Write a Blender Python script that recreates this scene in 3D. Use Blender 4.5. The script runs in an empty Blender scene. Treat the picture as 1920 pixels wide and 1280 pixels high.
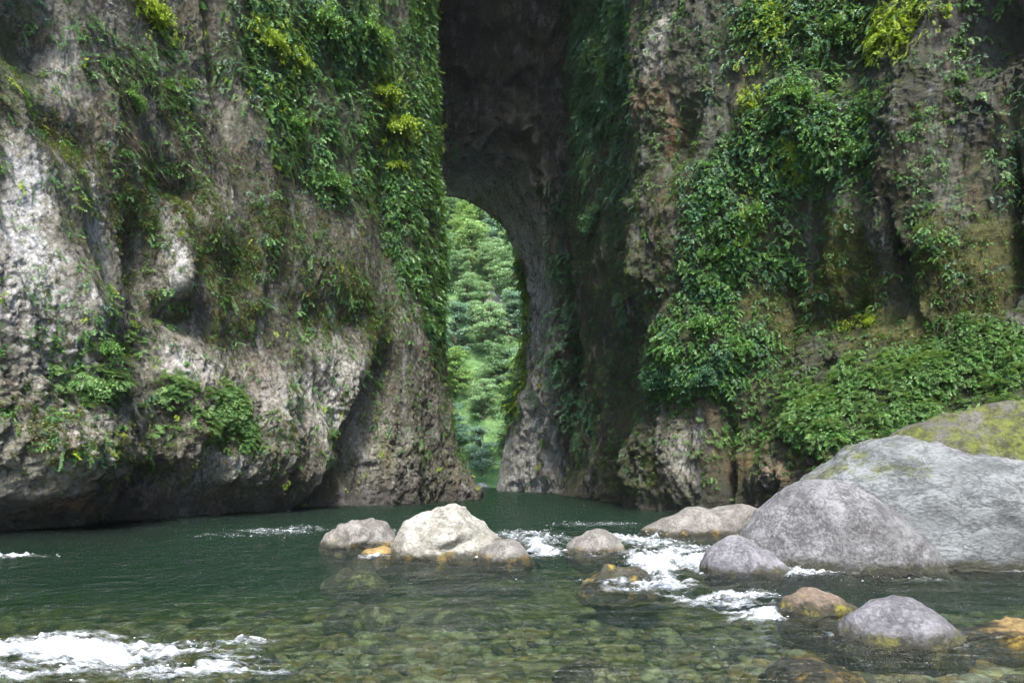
import bpy, math, random
import numpy as np
from mathutils import Vector, Matrix
R = math.radians
random.seed(7)
rng = np.random.default_rng(11)
S = bpy.context.scene
C = S.collection
F = 1280.0; HY = 890.0; CH = 1.5          # focal length and horizon in photo pixels, eye height in metres

# ---------------------------------------------------------------- camera, sky, sun, exposure
cd = bpy.data.cameras.new('camera'); cam = bpy.data.objects.new('camera', cd); C.objects.link(cam)
cam.location = (0, 0, CH); cam.rotation_euler = (R(90), 0, 0)
cd.sensor_width = 36; cd.lens = 24; cd.shift_y = (HY-640)/1920; cd.clip_end = 2000; cd.clip_start = .05
S.camera = cam
SUN_TO = Vector((.05, -.54, .84)).normalized()
w = bpy.data.worlds.new('World'); S.world = w; w.use_nodes = True
wn = w.node_tree.nodes; wl = w.node_tree.links
sky = wn.new('ShaderNodeTexSky'); sky.sky_type = 'NISHITA'; sky.sun_disc = False
sky.sun_elevation = math.asin(SUN_TO.z); sky.sun_rotation = math.atan2(SUN_TO.x, SUN_TO.y)
sky.air_density = 1.0; sky.dust_density = 1.5
wl.new(sky.outputs[0], wn['Background'].inputs[0]); wn['Background'].inputs[1].default_value = .15
sl = bpy.data.lights.new('sun', 'SUN'); so = bpy.data.objects.new('sun', sl); C.objects.link(so)
sl.energy = 2.9; sl.angle = R(11); sl.color = (1, .95, .87)
so.rotation_euler = SUN_TO.to_track_quat('Z', 'Y').to_euler()
S.view_settings.view_transform = 'Standard'; S.view_settings.look = 'None'; S.view_settings.gamma = 1
S.view_settings.exposure = 2.15; S.view_settings.use_curve_mapping = False
S.render.engine = 'CYCLES'
S.cycles.use_denoising = True; S.cycles.denoising_prefilter = 'FAST'
S.cycles.max_bounces = 8; S.cycles.transparent_max_bounces = 12; S.cycles.diffuse_bounces = 4
S.cycles.caustics_reflective = False; S.cycles.caustics_refractive = False
S.cycles.sample_clamp_indirect = 3; S.cycles.sample_clamp_direct = 2.5

# ---------------------------------------------------------------- helpers
def ss(a, b, x):
    t = np.clip((x-a)/(b-a), 0, 1); return t*t*(3-2*t)
_perm = np.arange(4096); np.random.default_rng(5).shuffle(_perm); _perm = _perm.astype(np.int32)
_g = np.random.default_rng(9).normal(size=(4096, 3)); _g /= np.linalg.norm(_g, axis=1)[:, None]; _g = _g.astype(np.float32)
def perlin(p):
    p = np.asarray(p, np.float32); i = np.floor(p).astype(np.int32); f = p-i
    u = f*f*f*(f*(f*6-15)+10)
    M = 4095; x0 = i[:, 0]; y0 = i[:, 1]; z0 = i[:, 2]
    out = 0
    for dx in (0, 1):
        hx = _perm[(x0+dx) & M]; wx = u[:, 0] if dx else 1-u[:, 0]
        for dy in (0, 1):
            hy = _perm[(hx+y0+dy) & M]; wy = u[:, 1] if dy else 1-u[:, 1]
            for dz in (0, 1):
                g = _g[_perm[(hy+z0+dz) & M]]; wz = u[:, 2] if dz else 1-u[:, 2]
                out = out + wx*wy*wz*(g[:, 0]*(f[:, 0]-dx)+g[:, 1]*(f[:, 1]-dy)+g[:, 2]*(f[:, 2]-dz))
    return out*1.6
def fbm(p, s, o=4, gain=.5, st=(1, 1, 1), off=0.):
    p = np.asarray(p, np.float32)*(np.array(st, np.float32)/s)+off
    a = 1.; r = 0
    for k in range(o):
        r = r+a*perlin(p); p = p*2.03+17.3; a *= gain
    return r
def ridged(p, s, o=4, gain=.5, st=(1, 1, 1), off=0.):
    p = np.asarray(p, np.float32)*(np.array(st, np.float32)/s)+off
    a = 1.; r = 0; pr = 1
    for k in range(o):
        n = 1-np.abs(perlin(p))*1.6; n = n*np.abs(n)*pr; pr = np.clip(n, 0, 1)*.6+.4
        r = r+a*n; p = p*2.07+31.7; a *= gain
    return r
def link(name, data, parent=None):
    o = bpy.data.objects.new(name, data); C.objects.link(o)
    if parent: o.parent = parent
    return o
def tag(o, label=None, cat=None, group=None, kind=None):
    if label: o['label'] = label
    if cat: o['category'] = cat
    if group: o['group'] = group
    if kind: o['kind'] = kind
    return o
def mesh_np(name, V, Fc, mat, smooth=True, attrs=None):
    """V (n,3); Fc (m,k) all the same k"""
    me = bpy.data.meshes.new(name); V = np.asarray(V, np.float32); Fc = np.asarray(Fc, np.int32)
    m, k = Fc.shape
    me.vertices.add(len(V)); me.vertices.foreach_set('co', V.ravel())
    me.loops.add(m*k); me.loops.foreach_set('vertex_index', Fc.ravel())
    me.polygons.add(m); me.polygons.foreach_set('loop_start', np.arange(0, m*k, k, dtype=np.int32))
    me.polygons.foreach_set('use_smooth', np.full(m, smooth))
    me.update(calc_edges=True)
    for n, a in (attrs or {}).items():
        at = me.attributes.new(n, 'FLOAT', 'POINT'); at.data.foreach_set('value', np.asarray(a, np.float32).ravel())
    if mat: me.materials.append(mat)
    return me
def grid_faces(nr, nc, flip=False):
    i = np.arange(nr-1)[:, None]*nc+np.arange(nc-1)[None]
    f = np.stack([i, i+1, i+nc+1, i+nc], -1).reshape(-1, 4)
    return f[:, ::-1] if flip else f
def grid_normals(P):
    du = np.gradient(P, axis=1); dv = np.gradient(P, axis=0)
    n = np.cross(du, dv); return n/(np.linalg.norm(n, axis=-1, keepdims=True)+1e-9)
def world(px, py, Y): return np.array([(px-960)/F*Y, Y, CH+(HY-py)/F*Y])
def onwater(px, py):
    Y = CH*F/(py-HY); return (px-960)/F*Y, Y

# ---------------------------------------------------------------- materials
class NT:
    def __init__(s, name):
        s.m = bpy.data.materials.new(name); s.m.use_nodes = True; s.t = s.m.node_tree; s.t.nodes.clear()
        s.out = s.t.nodes.new('ShaderNodeOutputMaterial')
        tc = s.t.nodes.new('ShaderNodeTexCoord'); s.obj = tc.outputs['Object']
    def n(s, t, **kw):
        nd = s.t.nodes.new(t)
        for k, v in kw.items():
            if k.startswith('_'): setattr(nd, k[1:], v)
        return nd
    def l(s, a, b): s.t.links.new(a, b)
    def put(s, sock, v):
        if isinstance(v, bpy.types.NodeSocket): s.l(v, sock)
        elif isinstance(v, tuple) and len(v) == 3 and sock.type == 'RGBA': sock.default_value = (*v, 1)
        else: sock.default_value = v
    def math(s, op, a, b=0., clamp=False):
        nd = s.n('ShaderNodeMath', _operation=op); nd.use_clamp = clamp; s.put(nd.inputs[0], a); s.put(nd.inputs[1], b); return nd.outputs[0]
    def mix(s, f, a, b, mode='MIX'):
        nd = s.n('ShaderNodeMix', _data_type='RGBA', _blend_type=mode); s.put(nd.inputs[0], f); s.put(nd.inputs[6], a); s.put(nd.inputs[7], b); return nd.outputs[2]
    def rng(s, v, a, b, c=0., d=1.):
        nd = s.n('ShaderNodeMapRange'); nd.interpolation_type = 'SMOOTHSTEP'
        for i, x in enumerate((v, a, b, c, d)): s.put(nd.inputs[i], x)
        return nd.outputs[0]
    def scl(s, v, sc):
        nd = s.n('ShaderNodeMapping'); s.l(v, nd.inputs[0]); nd.inputs['Scale'].default_value = sc; return nd.outputs[0]
    def noise(s, scale, detail=5, rough=.6, dist=0., vec=None, col=False):
        nd = s.n('ShaderNodeTexNoise'); s.l(vec or s.obj, nd.inputs['Vector'])
        nd.inputs['Scale'].default_value = scale; nd.inputs['Detail'].default_value = detail
        nd.inputs['Roughness'].default_value = rough; nd.inputs['Distortion'].default_value = dist
        return nd.outputs[1 if col else 0]
    def vor(s, scale, vec=None, feat='F1', rnd=1., outp=0):
        nd = s.n('ShaderNodeTexVoronoi', _feature=feat); s.l(vec or s.obj, nd.inputs['Vector'])
        nd.inputs['Scale'].default_value = scale; nd.inputs['Randomness'].default_value = rnd; return nd.outputs[outp]
    def attr(s, name, typ='GEOMETRY'):
        nd = s.n('ShaderNodeAttribute', _attribute_name=name, _attribute_type=typ); return nd.outputs['Fac']
    def bump(s, h, strength, dist, nrm=None):
        nd = s.n('ShaderNodeBump'); s.put(nd.inputs['Height'], h); nd.inputs['Strength'].default_value = strength
        nd.inputs['Distance'].default_value = dist
        if nrm: s.l(nrm, nd.inputs['Normal'])
        return nd.outputs[0]
    def pbsdf(s, col, rough=.85, nrm=None, spec=.3):
        nd = s.n('ShaderNodeBsdfPrincipled'); s.put(nd.inputs['Base Color'], col); s.put(nd.inputs['Roughness'], rough)
        nd.inputs['Specular IOR Level'].default_value = spec
        if nrm: s.l(nrm, nd.inputs['Normal'])
        return nd.outputs[0]
    def done(s, sh): s.l(sh, s.out.inputs[0]); return s.m

def cliff_material():
    m = NT('cliff_rock')
    st = m.scl(m.obj, (1, 1, .45))
    big = m.noise(.22, 6, .62, .6, st); mid = m.noise(1.3, 7, .68, .5, st); fine = m.noise(8, 7, .78, .3, m.scl(m.obj, (1, 1, .7)))
    warp = m.n('ShaderNodeVectorMath', _operation='ADD'); m.l(m.obj, warp.inputs[0])
    wn_ = m.n('ShaderNodeVectorMath', _operation='SCALE'); m.l(m.noise(2.2, 4, .6, 0, None, True), wn_.inputs[0]); wn_.inputs[3].default_value = .5
    m.l(wn_.outputs[0], warp.inputs[1]); wv = warp.outputs[0]
    pit = m.vor(4.5, wv); pit2 = m.vor(11, wv)
    pale = m.attr('pale'); moss = m.attr('moss'); veg = m.attr('veg'); stain = m.attr('stain'); dark = m.attr('dark')
    k = m.math('ADD', m.math('MULTIPLY', pale, .42), m.math('ADD', m.math('MULTIPLY', mid, .75), m.math('MULTIPLY', big, .35)))
    k = m.math('ADD', k, m.math('MULTIPLY', m.math('SUBTRACT', fine, .5), 1.5))
    col = m.mix(m.rng(k, .42, .74), (.040, .037, .029), (.225, .212, .170))
    col = m.mix(m.rng(k, .72, 1.08), col, (.54, .535, .52))
    drip = m.noise(1.6, 5, .6, .4, m.scl(m.obj, (1, 1, .07)))
    col = m.mix(m.math('MULTIPLY', m.rng(drip, .55, .68), .55), col, (.055, .052, .042))
    col = m.mix(m.math('MULTIPLY', m.rng(drip, .45, .33), .35), col, (.42, .42, .43))
    # thin green film over the whole face
    col = m.mix(m.math('MULTIPLY', m.rng(m.math('ADD', m.noise(.8, 6, .75, .6, st), m.math('MULTIPLY', pale, -.18)), .44, .64), .55), col, (.062, .076, .028))
    col = m.mix(m.math('MULTIPLY', m.rng(pit2, .30, .08), .45), col, (.05, .047, .042))
    col = m.mix(m.math('MULTIPLY', m.rng(m.noise(.9, 5, .6, 1.2, m.scl(m.obj, (1, 1, .3))), .60, .72), .5), col, (.07, .06, .05))
    # brown and ochre staining
    col = m.mix(m.math('MULTIPLY', m.rng(m.noise(.55, 5, .65, .8, st), .52, .68), .35), col, (.17, .11, .065))
    col = m.mix(m.math('MULTIPLY', stain, m.rng(mid, .42, .60)), col, (.30, .135, .05))
    # moss and algae
    mk = m.math('ADD', moss, m.math('MULTIPLY', m.math('SUBTRACT', m.noise(1.9, 6, .7, .4), .5), 1.7))
    mcol = m.mix(m.rng(fine, .35, .65), (.038, .044, .012), (.10, .10, .020))
    col = m.mix(m.math('MULTIPLY', m.rng(mk, .38, .66), .85), col, mcol)
    vk = m.math('ADD', veg, m.math('MULTIPLY', m.math('SUBTRACT', m.noise(1.4, 6, .7), .5), 1.1))
    col = m.mix(m.math('MULTIPLY', m.rng(vk, .35, .7), .8), col, m.mix(m.rng(fine, .4, .65), (.018, .026, .010), (.05, .07, .018)))
    # dark wet film, river stain band; shade painted into arch face and right-hand recesses
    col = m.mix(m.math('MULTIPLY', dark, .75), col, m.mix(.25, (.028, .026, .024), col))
    h = m.math('ADD', m.math('MULTIPLY', fine, .60), m.math('ADD', m.math('MULTIPLY', mid, .9), m.math('MULTIPLY', m.rng(pit, 0., .35), .22)))
    h = m.math('ADD', h, m.math('MULTIPLY', m.rng(pit2, 0., .35), .10))
    crk = m.math('MINIMUM', m.vor(.75, m.scl(wv, (1, 1, .45)), 'DISTANCE_TO_EDGE'), m.math('MULTIPLY', m.vor(2.1, m.scl(wv, (1, 1, .6)), 'DISTANCE_TO_EDGE'), 1.6))
    ck = m.math('MULTIPLY', m.rng(crk, .045, .005), m.rng(m.noise(.7, 3, .5), .42, .55))
    col = m.mix(m.math('MULTIPLY', ck, .7), col, (.03, .028, .024)); h = m.math('SUBTRACT', h, m.math('MULTIPLY', ck, .18))
    nr = m.bump(h, 1., .62)
    nr = m.bump(m.noise(24, 5, .8), .9, .05, nr)
    rough = m.rng(dark, 0, 1, .88, .55)
    return m.done(m.pbsdf(col, rough, nr, .35))

def boulder_material(name, pale, mid, darkc, wet=.12, algae=(.16, .11, .02), speck=1., moss=0., texs=1., streak=False):
    m = NT(name)
    if streak:
        mp = m.n('ShaderNodeMapping'); m.l(m.obj, mp.inputs[0]); mp.inputs['Rotation'].default_value = (0, R(38), 0); mp.inputs['Scale'].default_value = (.6, .9, 1.3); m.obj = mp.outputs[0]
    fine = m.noise(22*texs, 6, .75, .2); n1 = m.noise(3.2*texs, 6, .65, .5); sp = m.vor(30*texs)
    col = m.mix(m.rng(m.math('ADD', n1, m.math('MULTIPLY', m.math('SUBTRACT', fine, .5), 1.1)), .30, .68), mid, pale)
    col = m.mix(m.math('MULTIPLY', m.rng(sp, .26, .12), .55*speck), col, darkc)
    col = m.mix(m.math('MULTIPLY', m.rng(m.noise(5*texs, 5, .7, 1.), .60, .72), .6), col, darkc)
    col = m.mix(m.math('MULTIPLY', m.rng(m.noise(1.1*texs, 5, .65, .8), .42, .62), .5), col, m.mix(.6, mid, darkc))
    ck = m.vor(1.3*texs, m.scl(m.noise(1.2*texs, 3, .5, 0, None, True), (3, 3, 3)), 'DISTANCE_TO_EDGE')
    col = m.mix(m.math('MULTIPLY', m.rng(ck, .03, .005), .6), col, darkc)
    if moss:
        mk = m.math('MULTIPLY', m.rng(m.math('ADD', m.math('MULTIPLY', m.noise(1.6, 6, .7), 1.), m.math('MULTIPLY', m.math('SUBTRACT', m.attr('moss'), .5), .45)), .50, .66), moss)
        col = m.mix(mk, col, m.mix(m.rng(m.math('ADD', m.math('MULTIPLY', fine, .4), m.math('MULTIPLY', m.noise(5, 5, .7), .6)), .42, .6), (.03, .034, .008), (.10, .115, .018)))
    # algae and wet line just above and below the water
    g = m.n('ShaderNodeNewGeometry'); xyz = m.n('ShaderNodeSeparateXYZ'); m.l(g.outputs['Position'], xyz.inputs[0])
    z = m.math('ADD', xyz.outputs[2], m.math('MULTIPLY', m.math('SUBTRACT', m.noise(3.5, 4, .7), .5), -.5*wet/.12*.8))
    k = m.rng(z, wet*1.5, wet*.3)
    acol = m.mix(m.rng(m.noise(4, 5, .75), .50, .68), (.022, .022, .012), algae)
    col = m.mix(m.math('MULTIPLY', k, .95), col, acol)
    nr = m.bump(m.math('ADD', n1, m.math('MULTIPLY', fine, .45)), .9, .12/texs); nr = m.bump(m.noise(70, 3, .8), .5, .008, nr)
    return m.done(m.pbsdf(col, m.rng(k, 0, 1, .8, .35), nr, .4))

def leaf_material(name, a, b, c=None, trans=.35, gloss=.45, spec=.3):
    m = NT(name); oi = m.n('ShaderNodeObjectInfo').outputs['Random']; r2 = m.noise(1.1, 3, .6)
    lf = m.attr('lv')
    col = m.mix(m.math('FRACT', m.math('ADD', m.math('MULTIPLY', oi, .6), m.math('MULTIPLY', lf, .6))), a, b)
    if c: col = m.mix(m.rng(m.math('ADD', lf, m.math('MULTIPLY', oi, .3)), .85, 1.15), col, c)
    ps = m.pbsdf(col, gloss, None, spec)
    tr = m.n('ShaderNodeBsdfTranslucent'); m.l(m.mix(.35, col, (.25, .35, .03)), tr.inputs[0])
    mx = m.n('ShaderNodeMixShader'); mx.inputs[0].default_value = trans; m.l(ps, mx.inputs[1]); m.l(tr.outputs[0], mx.inputs[2])
    return m.done(mx.outputs[0])
def plain_material(name, a, b, scale=4, rough=.9, bump=.3):
    m = NT(name); n = m.noise(scale, 6, .7, .3)
    return m.done(m.pbsdf(m.mix(m.rng(n, .35, .65), a, b), rough, m.bump(n, .6, bump), .2))

M_cliff = cliff_material()
M_leaf = leaf_material('creeper_leaf', (.018, .070, .014), (.075, .190, .038), (.15, .28, .06))
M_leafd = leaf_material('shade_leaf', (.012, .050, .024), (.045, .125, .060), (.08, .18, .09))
M_leafy = leaf_material('lime_leaf', (.12, .20, .012), (.26, .36, .02), (.36, .44, .04), .45)
M_fern = leaf_material('fern_leaf', (.05, .13, .035), (.14, .26, .075), (.22, .34, .12))
M_olive = leaf_material('moss_tuft', (.040, .045, .012), (.10, .105, .025), (.19, .19, .04), .2, .7)
M_twig = plain_material('twig', (.035, .030, .018), (.10, .085, .055), 8)
M_bark = plain_material('bark', (.05, .04, .03), (.14, .11, .08), 5)
M_far = [leaf_material('far_leaf_blue', (.08, .17, .12), (.18, .30, .21), (.29, .40, .29), .3, .5),
         leaf_material('far_leaf_green', (.10, .20, .09), (.21, .34, .16), (.32, .45, .24), .35, .5),
         leaf_material('far_leaf_lime', (.12, .22, .05), (.22, .36, .11), (.32, .45, .19), .4, .5)]

# ---------------------------------------------------------------- cliffs as swept, displaced sheets
def path_sample(pts, step_fn):
    pts = np.array(pts, float)
    # Catmull-Rom resample, dense
    P = np.vstack([2*pts[0]-pts[1], pts, 2*pts[-1]-pts[-2]]); D = []; K = []
    for i in range(1, len(P)-2):
        t = np.linspace(0, 1, 60, endpoint=False)[:, None]
        a, b, c, d = P[i-1], P[i], P[i+1], P[i+2]
        D.append(.5*((2*b)+(-a+c)*t+(2*a-5*b+4*c-d)*t*t+(-a+3*b-3*c+d)*t**3)); K.append(i-1+t[:, 0])
    D = np.vstack(D+[pts[-1][None]]); K = np.concatenate(K+[[len(pts)-1.]])
    s = np.concatenate([[0], np.cumsum(np.linalg.norm(np.diff(D, axis=0), axis=1))])
    u = [0.]
    while u[-1] < s[-1]:
        j = np.searchsorted(s, u[-1]); q = D[min(j, len(D)-1)]; u.append(u[-1]+step_fn(q))
    u = np.array(u[:-1])
    X = np.interp(u, s, D[:, 0]); Y = np.interp(u, s, D[:, 1]); k = np.interp(u, s, K)
    T = np.stack([np.gradient(X, u), np.gradient(Y, u)], -1)
    # smooth tangents
    for _ in range(6): T[1:-1] = (T[:-2]+2*T[1:-1]+T[2:])/4
    T /= np.linalg.norm(T, axis=1)[:, None]
    return u, X, Y, k, T

class Cliff:
    def __init__(s, pts, prof_z, prof, side, rows, hfun, step_fn):
        s.u, X, Y, k, T = path_sample(pts, step_fn)
        N = np.stack([T[:, 1], -T[:, 0]], -1)*side
        s.nc = len(s.u); s.nr = rows
        H = hfun(X, Y); v = np.linspace(0, 1, rows)[:, None]
        s.Z = -1.2+v*(H[None]+1.2); s.U = np.repeat(s.u[None], rows, 0)
        prof = np.array(prof, float); off = np.zeros_like(s.Z)
        kk = np.arange(len(pts))
        cols = np.stack([np.interp(k, kk, prof[:, j]) for j in range(len(prof_z))], -1)   # (nc, nz)
        zz = np.array(prof_z, float)
        for c in range(s.nc): off[:, c] = np.interp(s.Z[:, c], zz, cols[c])
        # smooth profile kinks
        for _ in range(4): off[1:-1] = (off[:-2]+2*off[1:-1]+off[2:])/4
        s.N = N; s.off = off; s.X0 = X; s.Y0 = Y
        s.base()
    def base(s):
        s.P = np.stack([s.X0[None]+s.off*s.N[None, :, 0], s.Y0[None]+s.off*s.N[None, :, 1], s.Z], -1)
        Yc = np.maximum(s.P[..., 1], .5)
        s.PX = 960+s.P[..., 0]/Yc*F; s.PY = HY-(s.Z-CH)/Yc*F
        s.ok = s.P[..., 1] > 3
    def at(s, px, py):
        d = (s.PX-px)**2+(s.PY-py)**2; d = np.where(s.ok, d, 1e12); i = np.unravel_index(np.argmin(d), d.shape)
        return i
    def mask(s, feats):
        """feats: (px, py, rx, ry, weight[, angle]) photo positions turned into metres along and up the cliff"""
        out = np.zeros_like(s.Z)
        for f in feats:
            px, py, rx, ry, wgt = f[:5]; a = R(f[5]) if len(f) > 5 else 0
            r, c = s.at(px, py); Yd = s.P[r, c, 1]
            c0 = max(c-3, 0); c1 = min(c+3, s.nc-1)
            g = abs(s.PX[r, c1]-s.PX[r, c0])/(s.u[c1]-s.u[c0]); g = max(g, .25*F/Yd)
            dx = (s.U-s.u[c])*g*np.sign(s.PX[r, c1]-s.PX[r, c0]+1e-9); dy = -(s.Z-s.Z[r, c])*F/Yd
            x = dx*math.cos(a)+dy*math.sin(a); y = -dx*math.sin(a)+dy*math.cos(a)
            out = out+wgt*np.exp(-((x/rx)**2+(y/ry)**2)**1.25)
        return out

def flat(P): return P.reshape(-1, 3)
vis_step = lambda q: max(.045, abs(q[1])*.0016) if q[1] > 14 else .35

# left cliff: from behind the camera, past the picture's left edge, to the buttress corner by the arch
LP = [(-15, -14), (-15.5, 2), (-14.3, 12), (-13.3, 17.8), (-12.2, 22.6), (-10.6, 26), (-9.2, 29.4), (-6.9, 33.2), (-4.2, 38.5), (-2.75, 43.5), (-2.6, 46.5), (-4.2, 50), (-9, 53)]
LZ = [-1.2, 0, 1, 2.2, 4, 7, 10, 15, 20, 35, 46]
LO = [[0, 0, .3, 0, -.5, -1, -1.5, -2, -2, -2, -1]]*3+[
      [-.4, -.5, .5, .6, .2, -.5, -1.1, -1.6, -1.4, -1, -1],
      [-.4, -.6, .4, .7, .3, -.5, -1.2, -1.6, -1.5, -1, -1],
      [-.4, -.4, .4, .6, .3, -.4, -1.0, -1.4, -1.3, -1, -1],
      [-.2, -.2, .3, .4, .3, .1, -.5, -1.0, -1.1, -1, -1],
      [0, 0, .2, .2, .1, -.2, -.5, -.8, -1.0, -1, -1],
      [.2, 0, -.1, -.3, -.6, -.9, -1.0, -1.1, -1.2, -1, 4],
      [.3, 0, -.3, -.8, -1.3, -1.7, -1.75, -1.95, -2.1, -2.1, 4.6],  # last entry closes the gorge overhead, added unseen to shade the arch
      [.3, 0, -.3, -.8, -1.3, -1.7, -1.9, -2.5, -2.85, -2.8, 4.6],
      [.3, 0, -.2, -.5, -1, -1.5, -1.8, -2.4, -2.7, -2.8, 4],
      [0]*11]
hl = lambda X, Y: 4+np.where(Y > 14, CH+.80*Y+5*ss(34, 40, Y), 15)
hl0 = hl; hl = lambda X, Y: np.minimum(hl0(X, Y), 46)
LC = Cliff(LP, LZ, LO, +1, 430, hl, vis_step)

# right cliff: from the arch's right foot forward to the picture's right edge and behind the camera
RP = [(7.5, 60), (5.2, 57), (4.6, 52), (5.0, 45), (5.7, 38), (6.4, 32.5), (7.0, 29), (8.6, 26.5), (10.2, 23.5), (11.6, 20), (13.2, 16), (15, 9), (16, -3), (16, -14)]
RZ = [-1.2, 0, 1, 2.2, 4, 5.5, 7.5, 11, 15, 20, 34, 46]
RO = [[0, 0, 0, 0, 0, 0, 0, 0, 0, 0, .3, 1],
      [0, 0, 0, 0, 0, 0, 0, 0, 0, 0, .3, 1],
      [.4, .2, 0, -.1, -.2, -.3, -.3, -.3, -.2, 0, .2, 4.5],  # unseen top lean, made up to keep sun off the arch face
      [.5, .2, 0, -.2, -.4, -.6, -.8, -.8, -.7, -.6, -.3, 4.5],
      [.5, .1, 0, -.2, -.4, -.7, -.9, -.9, -.8, -.6, -.3, 4.5],
      [.4, .1, .1, .1, -.1, -.2, -.1, .1, .2, .3, .5, 1],
      [.3, .0, .1, .1, -.2, -.3, -.1, .3, .3, .3, .5, 1],
      [.2, .0, .0, -.1, -.6, -1.0, -1.1, -.7, -.5, -.4, 0, 0],
      [.2, .0, -.3, -.8, -1.8, -2.6, -3.0, -2.9, -2.6, -2.4, -2, -2],
      [0, 0, -.7, -1.6, -3.2, -4.2, -4.7, -4.8, -4.7, -4.4, -4, -4],
      [0, 0, -.8, -2, -3.8, -5.0, -5.6, -5.8, -5.8, -5.6, -5, -5],
      [0, 0, -.8, -2, -3.8, -5.0, -5.6, -5.8, -5.8, -5.6, -5, -5]]+[[0, 0, -.8, -2, -3.8, -4.5, -5, -5, -5, -5, -5, -5]]*2
RC = Cliff(RP, RZ, RO, +1, 430, hl, vis_step)

def displace(cl, extra, seed, calm=None, strength=1.):
    cl.off = cl.off+extra
    P0 = flat(cl.P)+seed
    calm = np.ones(P0.shape[0]) if calm is None else calm.ravel()
    d = fbm(P0, 7., 3, .5, (1, 1, .30))*1.1
    rg = ridged(P0, 3.0, 4, .5, (1, 1, .26)); d += (rg-.9)*.46
    pit_ = fbm(P0, 4., 2, off=7.)                      # rougher and smoother stretches of rock
    k_ = .45+.8*ss(-.3, .5, pit_)
    d += fbm(P0, 1.2, 3, .5, (1, 1, .5))*.20
    b = np.abs(fbm(P0, .60, 3, .55, (1, 1, .6))); d += (b-.3)*.22*k_
    d += (np.abs(fbm(P0, .26, 3, .65, (1, 1, .75)))-.3)*.17*k_+(ridged(P0, .42, 3, .6, (1, 1, .6))-.9)*.055*k_
    d = d*calm*strength
    cl.off = cl.off+d.reshape(cl.Z.shape)
    cl.base()
    Yc = cl.P[..., 1:2]
    jit = np.stack([fbm(P0, .9, 3, .5, off=50.), fbm(P0, .9, 3, .5, off=90.), fbm(P0, .9, 3, .5, off=130.)], -1)*.09*calm[:, None]
    cl.P = cl.P+jit.reshape(cl.P.shape)
    cl.rock = rg.reshape(cl.Z.shape)
    cl.Nn = grid_normals(cl.P)
    out = np.concatenate([cl.N, np.zeros((cl.nc, 1))], -1)[None]
    sgn = np.sign((cl.Nn*out).sum(-1, keepdims=True)); cl.flip = sgn.mean() < 0
    if cl.flip: cl.Nn = -cl.Nn

# --- left cliff carving
ex = np.zeros_like(LC.Z)
ex -= LC.mask([(340, 592, 34, 36, 1.3), (30, 70, 70, 70, 1.3, 20), (100, 250, 50, 45, .5), (325, 345, 45, 35, .9), (630, 600, 80, 45, .6, -20),
               (428, 160, 16, 170, 1.1, -6), (250, 480, 26, 90, .7), (740, 440, 16, 190, .8), (560, 400, 40, 120, .3), (300, 895, 60, 30, .9),
               (45, 960, 80, 22, .5), (380, 930, 90, 25, .8), (700, 300, 40, 90, .5), (470, 640, 60, 60, .5), (660, 130, 60, 60, .6), (200, 640, 60, 40, .5)])
ex += LC.mask([(330, 500, 26, 130, .9, 4), (90, 560, 100, 130, .9), (80, 340, 70, 80, .5), (480, 300, 60, 140, .6), (400, 420, 40, 60, .6),
               (150, 830, 120, 60, .5), (520, 860, 60, 90, .7), (600, 480, 80, 80, .5), (360, 730, 60, 60, .5), (790, 250, 30, 250, .5), (230, 200, 90, 160, .5)])
# diagonal overhanging edge with the smooth hollow to its right
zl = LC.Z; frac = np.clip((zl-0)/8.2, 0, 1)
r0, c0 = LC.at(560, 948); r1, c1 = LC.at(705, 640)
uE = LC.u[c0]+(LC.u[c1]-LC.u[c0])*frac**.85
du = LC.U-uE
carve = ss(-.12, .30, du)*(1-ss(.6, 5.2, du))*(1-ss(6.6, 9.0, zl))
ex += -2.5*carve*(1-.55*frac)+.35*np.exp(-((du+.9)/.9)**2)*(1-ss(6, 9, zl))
calmL = np.ones_like(LC.Z)-.72*np.clip(carve*1.2, 0, 1)*(1-ss(1.4, 4.5, du))
calmL *= 1-.55*ss(LC.u[LC.at(790, 500)[1]], LC.u[LC.at(822, 500)[1]], LC.U)*ss(3, 8, LC.Z)
displace(LC, ex, 0., calmL)

# --- right cliff carving
ex = RC.mask([(1480, 550, 110, 150, 1), (1700, 480, 130, 170, 1), (1850, 420, 90, 200, 1), (1100, 700, 70, 250, .8), (1220, 880, 120, 60, .7)])*(ridged(flat(RC.P)+300, 1.5, 3, .5, (1, 1, .24))-.9).reshape(RC.Z.shape)*.38
ex -= RC.mask([(1342, 850, 10, 90, 1.5, -4), (1165, 700, 14, 130, .9, -8), (1275, 280, 30, 70, .8), (1500, 420, 50, 130, .9), (1560, 120, 50, 60, .8), (1600, 520, 40, 80, .6),
               (1860, 60, 80, 70, 1.3), (1690, 470, 14, 100, .8), (1890, 420, 14, 140, .9), (1570, 600, 90, 50, 1.), (1440, 560, 30, 120, 1.), (1100, 830, 30, 60, .7), (1380, 800, 40, 40, .3)])
ex += RC.mask([(1250, 130, 60, 130, .6), (1230, 480, 60, 90, .7), (1270, 860, 50, 90, .6), (1700, 280, 60, 130, .7), (1650, 420, 50, 60, .6), (1460, 250, 110, 90, .5), (1350, 640, 90, 70, .7),
               (1440, 880, 50, 60, .6), (1620, 780, 120, 60, .4), (1800, 500, 60, 100, .7), (1750, 700, 100, 60, .3), (1220, 860, 30, 60, .4)])
calmR = 1-.45*ss(14, 22, RC.P[..., 1])*0
displace(RC, ex, 400., None)

def nzm(cl, s, off=0., st=(1, 1, .6)): return fbm(flat(cl.P)+off, s, 4, .55, st).reshape(cl.Z.shape)
base_band = lambda cl: ss(1.1, .25, cl.Z+.5*nzm(cl, 1.2, 70.))

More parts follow.
